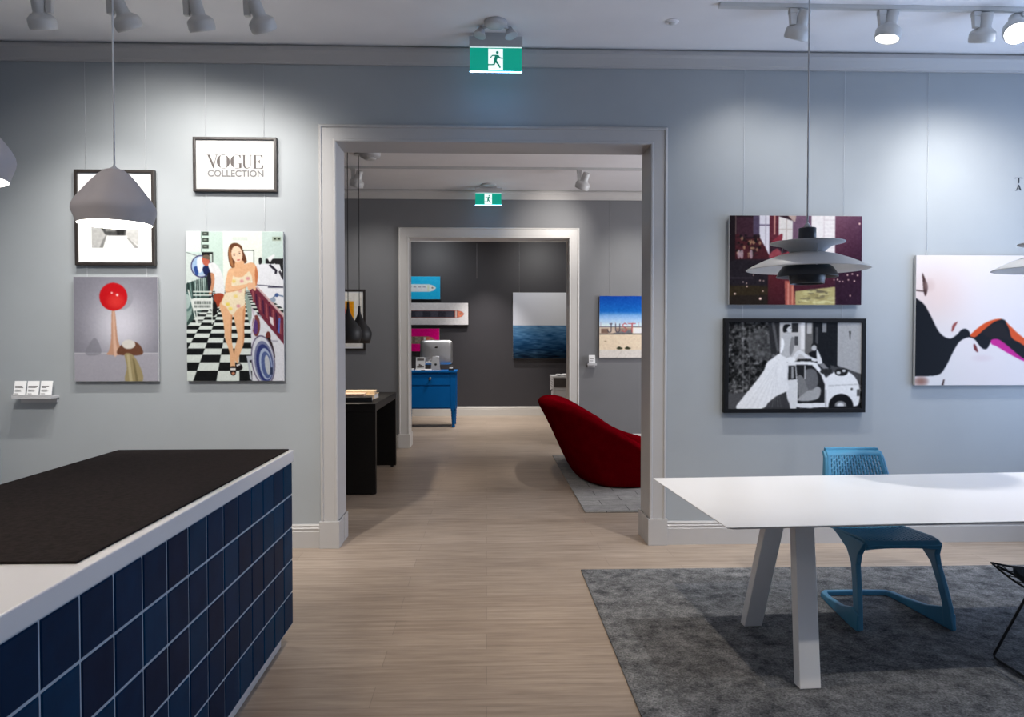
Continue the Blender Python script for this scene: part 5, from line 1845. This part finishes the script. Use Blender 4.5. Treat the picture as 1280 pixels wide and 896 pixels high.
def computer():
    t = thing('desktop_computer', 'silver all in one computer seen from behind on the blue desk', 'computer', (-.885, 13.28, .9855))
    w, h = .575, .435
    z0 = .095
    # back shell bulges toward the camera at the middle
    rings = []
    for f, d in ((1.0, .012), (1.0, .004), (.985, -.004), (.80, -.014), (.5, -.024), (.2, -.028)):
        rr = []
        for i in range(48):
            a = 2 * PI * i / 48
            c, s = math.cos(a), math.sin(a)
            n = 9
            r = (abs(c) ** n + abs(s) ** n) ** (-1 / n)
            rr.append((c * r * w / 2 * f, d, z0 + h / 2 + s * r * h / 2 * f))
        rings.append(rr)
    shell = MB().loft(rings).build('back_shell', 'steel', t)
    MB().box(-w / 2 + .012, w / 2 - .012, .0125, .0135, z0 + .075, z0 + h - .012).build('screen', 'apple_black', t)
    a = MB()
    ap = [(0, .030), (.010, .034), (.022, .030), (.028, .020), (.022, .012), (.020, .002), (.024, -.008), (.030, -.014), (.022, -.030), (.012, -.037), (0, -.033), (-.012, -.037), (-.022, -.030), (-.031, -.010), (-.030, .012), (-.022, .028), (-.010, .034)]
    zc = z0 + h * .66
    a.prism([(x * .95, zc + z * .95) for x, z in ap], -.0262, -.0225)
    a.prism([(.002, zc + .036), (.006, zc + .046), (.015, zc + .052), (.014, zc + .044), (.008, zc + .037)], -.0262, -.0225)
    a.build('fruit_emblem', 'apple_black', shell)
    s = MB()
    s.hexa([(-.095, -.085, .004), (.075, -.085, .004), (.075, -.075, .004), (-.095, -.075, .004)], [(-.068, -.034, .235), (.048, -.034, .235), (.048, -.026, .235), (-.068, -.026, .235)])
    s.hexa([(-.095, -.085, 0), (.075, -.085, 0), (.075, .10, 0), (-.095, .10, 0)], [(-.095, -.085, .006), (.075, -.085, .006), (.075, .10, .006), (-.095, .10, .006)])
    s.hexa([(-.068, -.034, .205), (.048, -.034, .205), (.048, -.012, .215), (-.068, -.012, .215)], [(-.068, -.034, .245), (.048, -.034, .245), (.048, -.012, .245), (-.068, -.012, .245)])
    s.build('stand', 'steel', t, bevel=.002)
    MB().lathe([(.020, 0), (.020, .006), (.012, .008)], 24, c=(-.010, -.0635, .10), T=Matrix.Rotation(PI / 2, 3, 'X'), caps=(True, True)).build('cable_hole', 'apple_black', t)


computer()

t = thing('display_card', 'small standing grey card with dark picture left of the computer', 'card', (-1.145, 13.03, 1.0085))
m = MB().hexa([(-.08, 0, 0), (.08, 0, 0), (.08, .006, 0), (-.08, .006, 0)], [(-.08, .04, .205), (.08, .04, .205), (.08, .046, .205), (-.08, .046, .205)])
m.hexa([(-.02, .09, 0), (.02, .09, 0), (.02, .094, 0), (-.02, .094, 0)], [(-.02, .035, .16), (.02, .035, .16), (.02, .039, .16), (-.02, .039, .16)])
m.build('card_stock', 'grey_plastic', t)
m = MB()
for xa, xb, za, zb_ in ((-.06, .06, .150, .185), (-.06, .06, .03, .06), (-.03, .0, .06, .09), (.0, .03, .05, .075)):
    m.hexa([(xa, za * .195 - .0035, za), (xb, za * .195 - .0035, za), (xb, za * .195 - .0005, za), (xa, za * .195 - .0005, za)], [(xa, zb_ * .195 - .0035, zb_), (xb, zb_ * .195 - .0035, zb_), (xb, zb_ * .195 - .0005, zb_), (xa, zb_ * .195 - .0005, zb_)])
m.build('card_picture', 'ink', t)
t = thing('paper_box', 'low white box under the grey card on the blue desk', 'box', (-1.10, 13.06, .9855))
MB().box(-.13, .14, -.09, .10, 0, .022).build('box_body', 'paper', t, bevel=.002)
MB().box(-.03, .04, -.0908, -.09, .005, .016).build('printed_mark', 'ink', t)
t = thing('leaflet_pile', 'flat white leaflets at the left end of the blue desk', 'papers', (-1.345, 13.08, .9855))
MB().box(-.07, .08, -.10, .11, 0, .03).build('sheets', 'paper', t, bevel=.001)
t = thing('card_holder', 'small black holder with white cards right of the computer', 'card holder', (-.615, 13.06, .9855))
MB().box(-.045, .045, -.03, .03, 0, .035).hexa([(-.045, .005, .035), (.045, .005, .035), (.045, .03, .035), (-.045, .03, .035)], [(-.045, .022, .08), (.045, .022, .08), (.045, .03, .08), (-.045, .03, .08)]).build('holder', 'black', t, bevel=.002)
MB().box(-.03, .03, -.012, .002, .035, .052).build('cards', 'paper', t)


def cabinet():
    x0, x1, y0, y1, z = 1.158, 1.78, 13.0, 13.62, .885
    t = thing('floor_cabinet', 'pale cabinet with dark front band below the seascape print', 'cabinet', ((x0 + x1) / 2, (y0 + y1) / 2, 0))
    hw, hd = (x1 - x0) / 2, (y1 - y0) / 2
    MB().box(-hw, hw, -hd, hd, .0, z - .03).build('body', 'grey_plastic', t, bevel=.006)
    MB().box(-hw - .004, hw + .004, -hd - .004, hd + .004, z - .03, z).build('lid', 'grey_plastic', t, bevel=.005)
    MB().box(-hw + .012, hw - .05, -hd - .006, -hd, z - .185, z - .035).build('front_band', 'band', t, bevel=.002)
    MB().box(-hw, -hw + .03, -hd - .004, -hd, 0, z - .19).box(-hw + .03, hw - .01, -hd - .003, -hd, z - .24, z - .235).build('front_door', 'grey_plastic', t)
    h = MB()
    h.tube([(-hw - .004, -hd + .10, z - .24), (-hw - .03, -hd + .12, z - .25), (-hw - .03, -hd + .12, z - .44), (-hw - .004, -hd + .10, z - .45)], .012, 10)
    h.build('side_handle', 'black', t)
    v = MB()
    for k in range(4):
        for j in range(3):
            v.box(-hw - .002, -hw + .001, -hd + .06 + j * .17, -hd + .14 + j * .17, z - .07 - k * .04, z - .06 - k * .04)
    v.build('side_vents', 'band', t)
    p = MB()
    tag_ = thing('plastic_sleeve', 'crumpled clear sleeve lying on the pale cabinet', 'sleeve', ((x0 + x1) / 2, (y0 + y1) / 2, z + .0005))
    n = 14
    vs, fs = [], []
    rr = random.Random(5)
    for i in range(n):
        for j in range(n):
            vs.append((-.22 + .44 * i / (n - 1), -.2 + .4 * j / (n - 1), .002 + .022 * rr.random()))
    for i in range(n - 1):
        for j in range(n - 1):
            fs.append((i * n + j, (i + 1) * n + j, (i + 1) * n + j + 1, i * n + j + 1))
    p.add(vs, fs, 0, False)
    p.build('sheet', 'white', tag_, solid=.001)


cabinet()
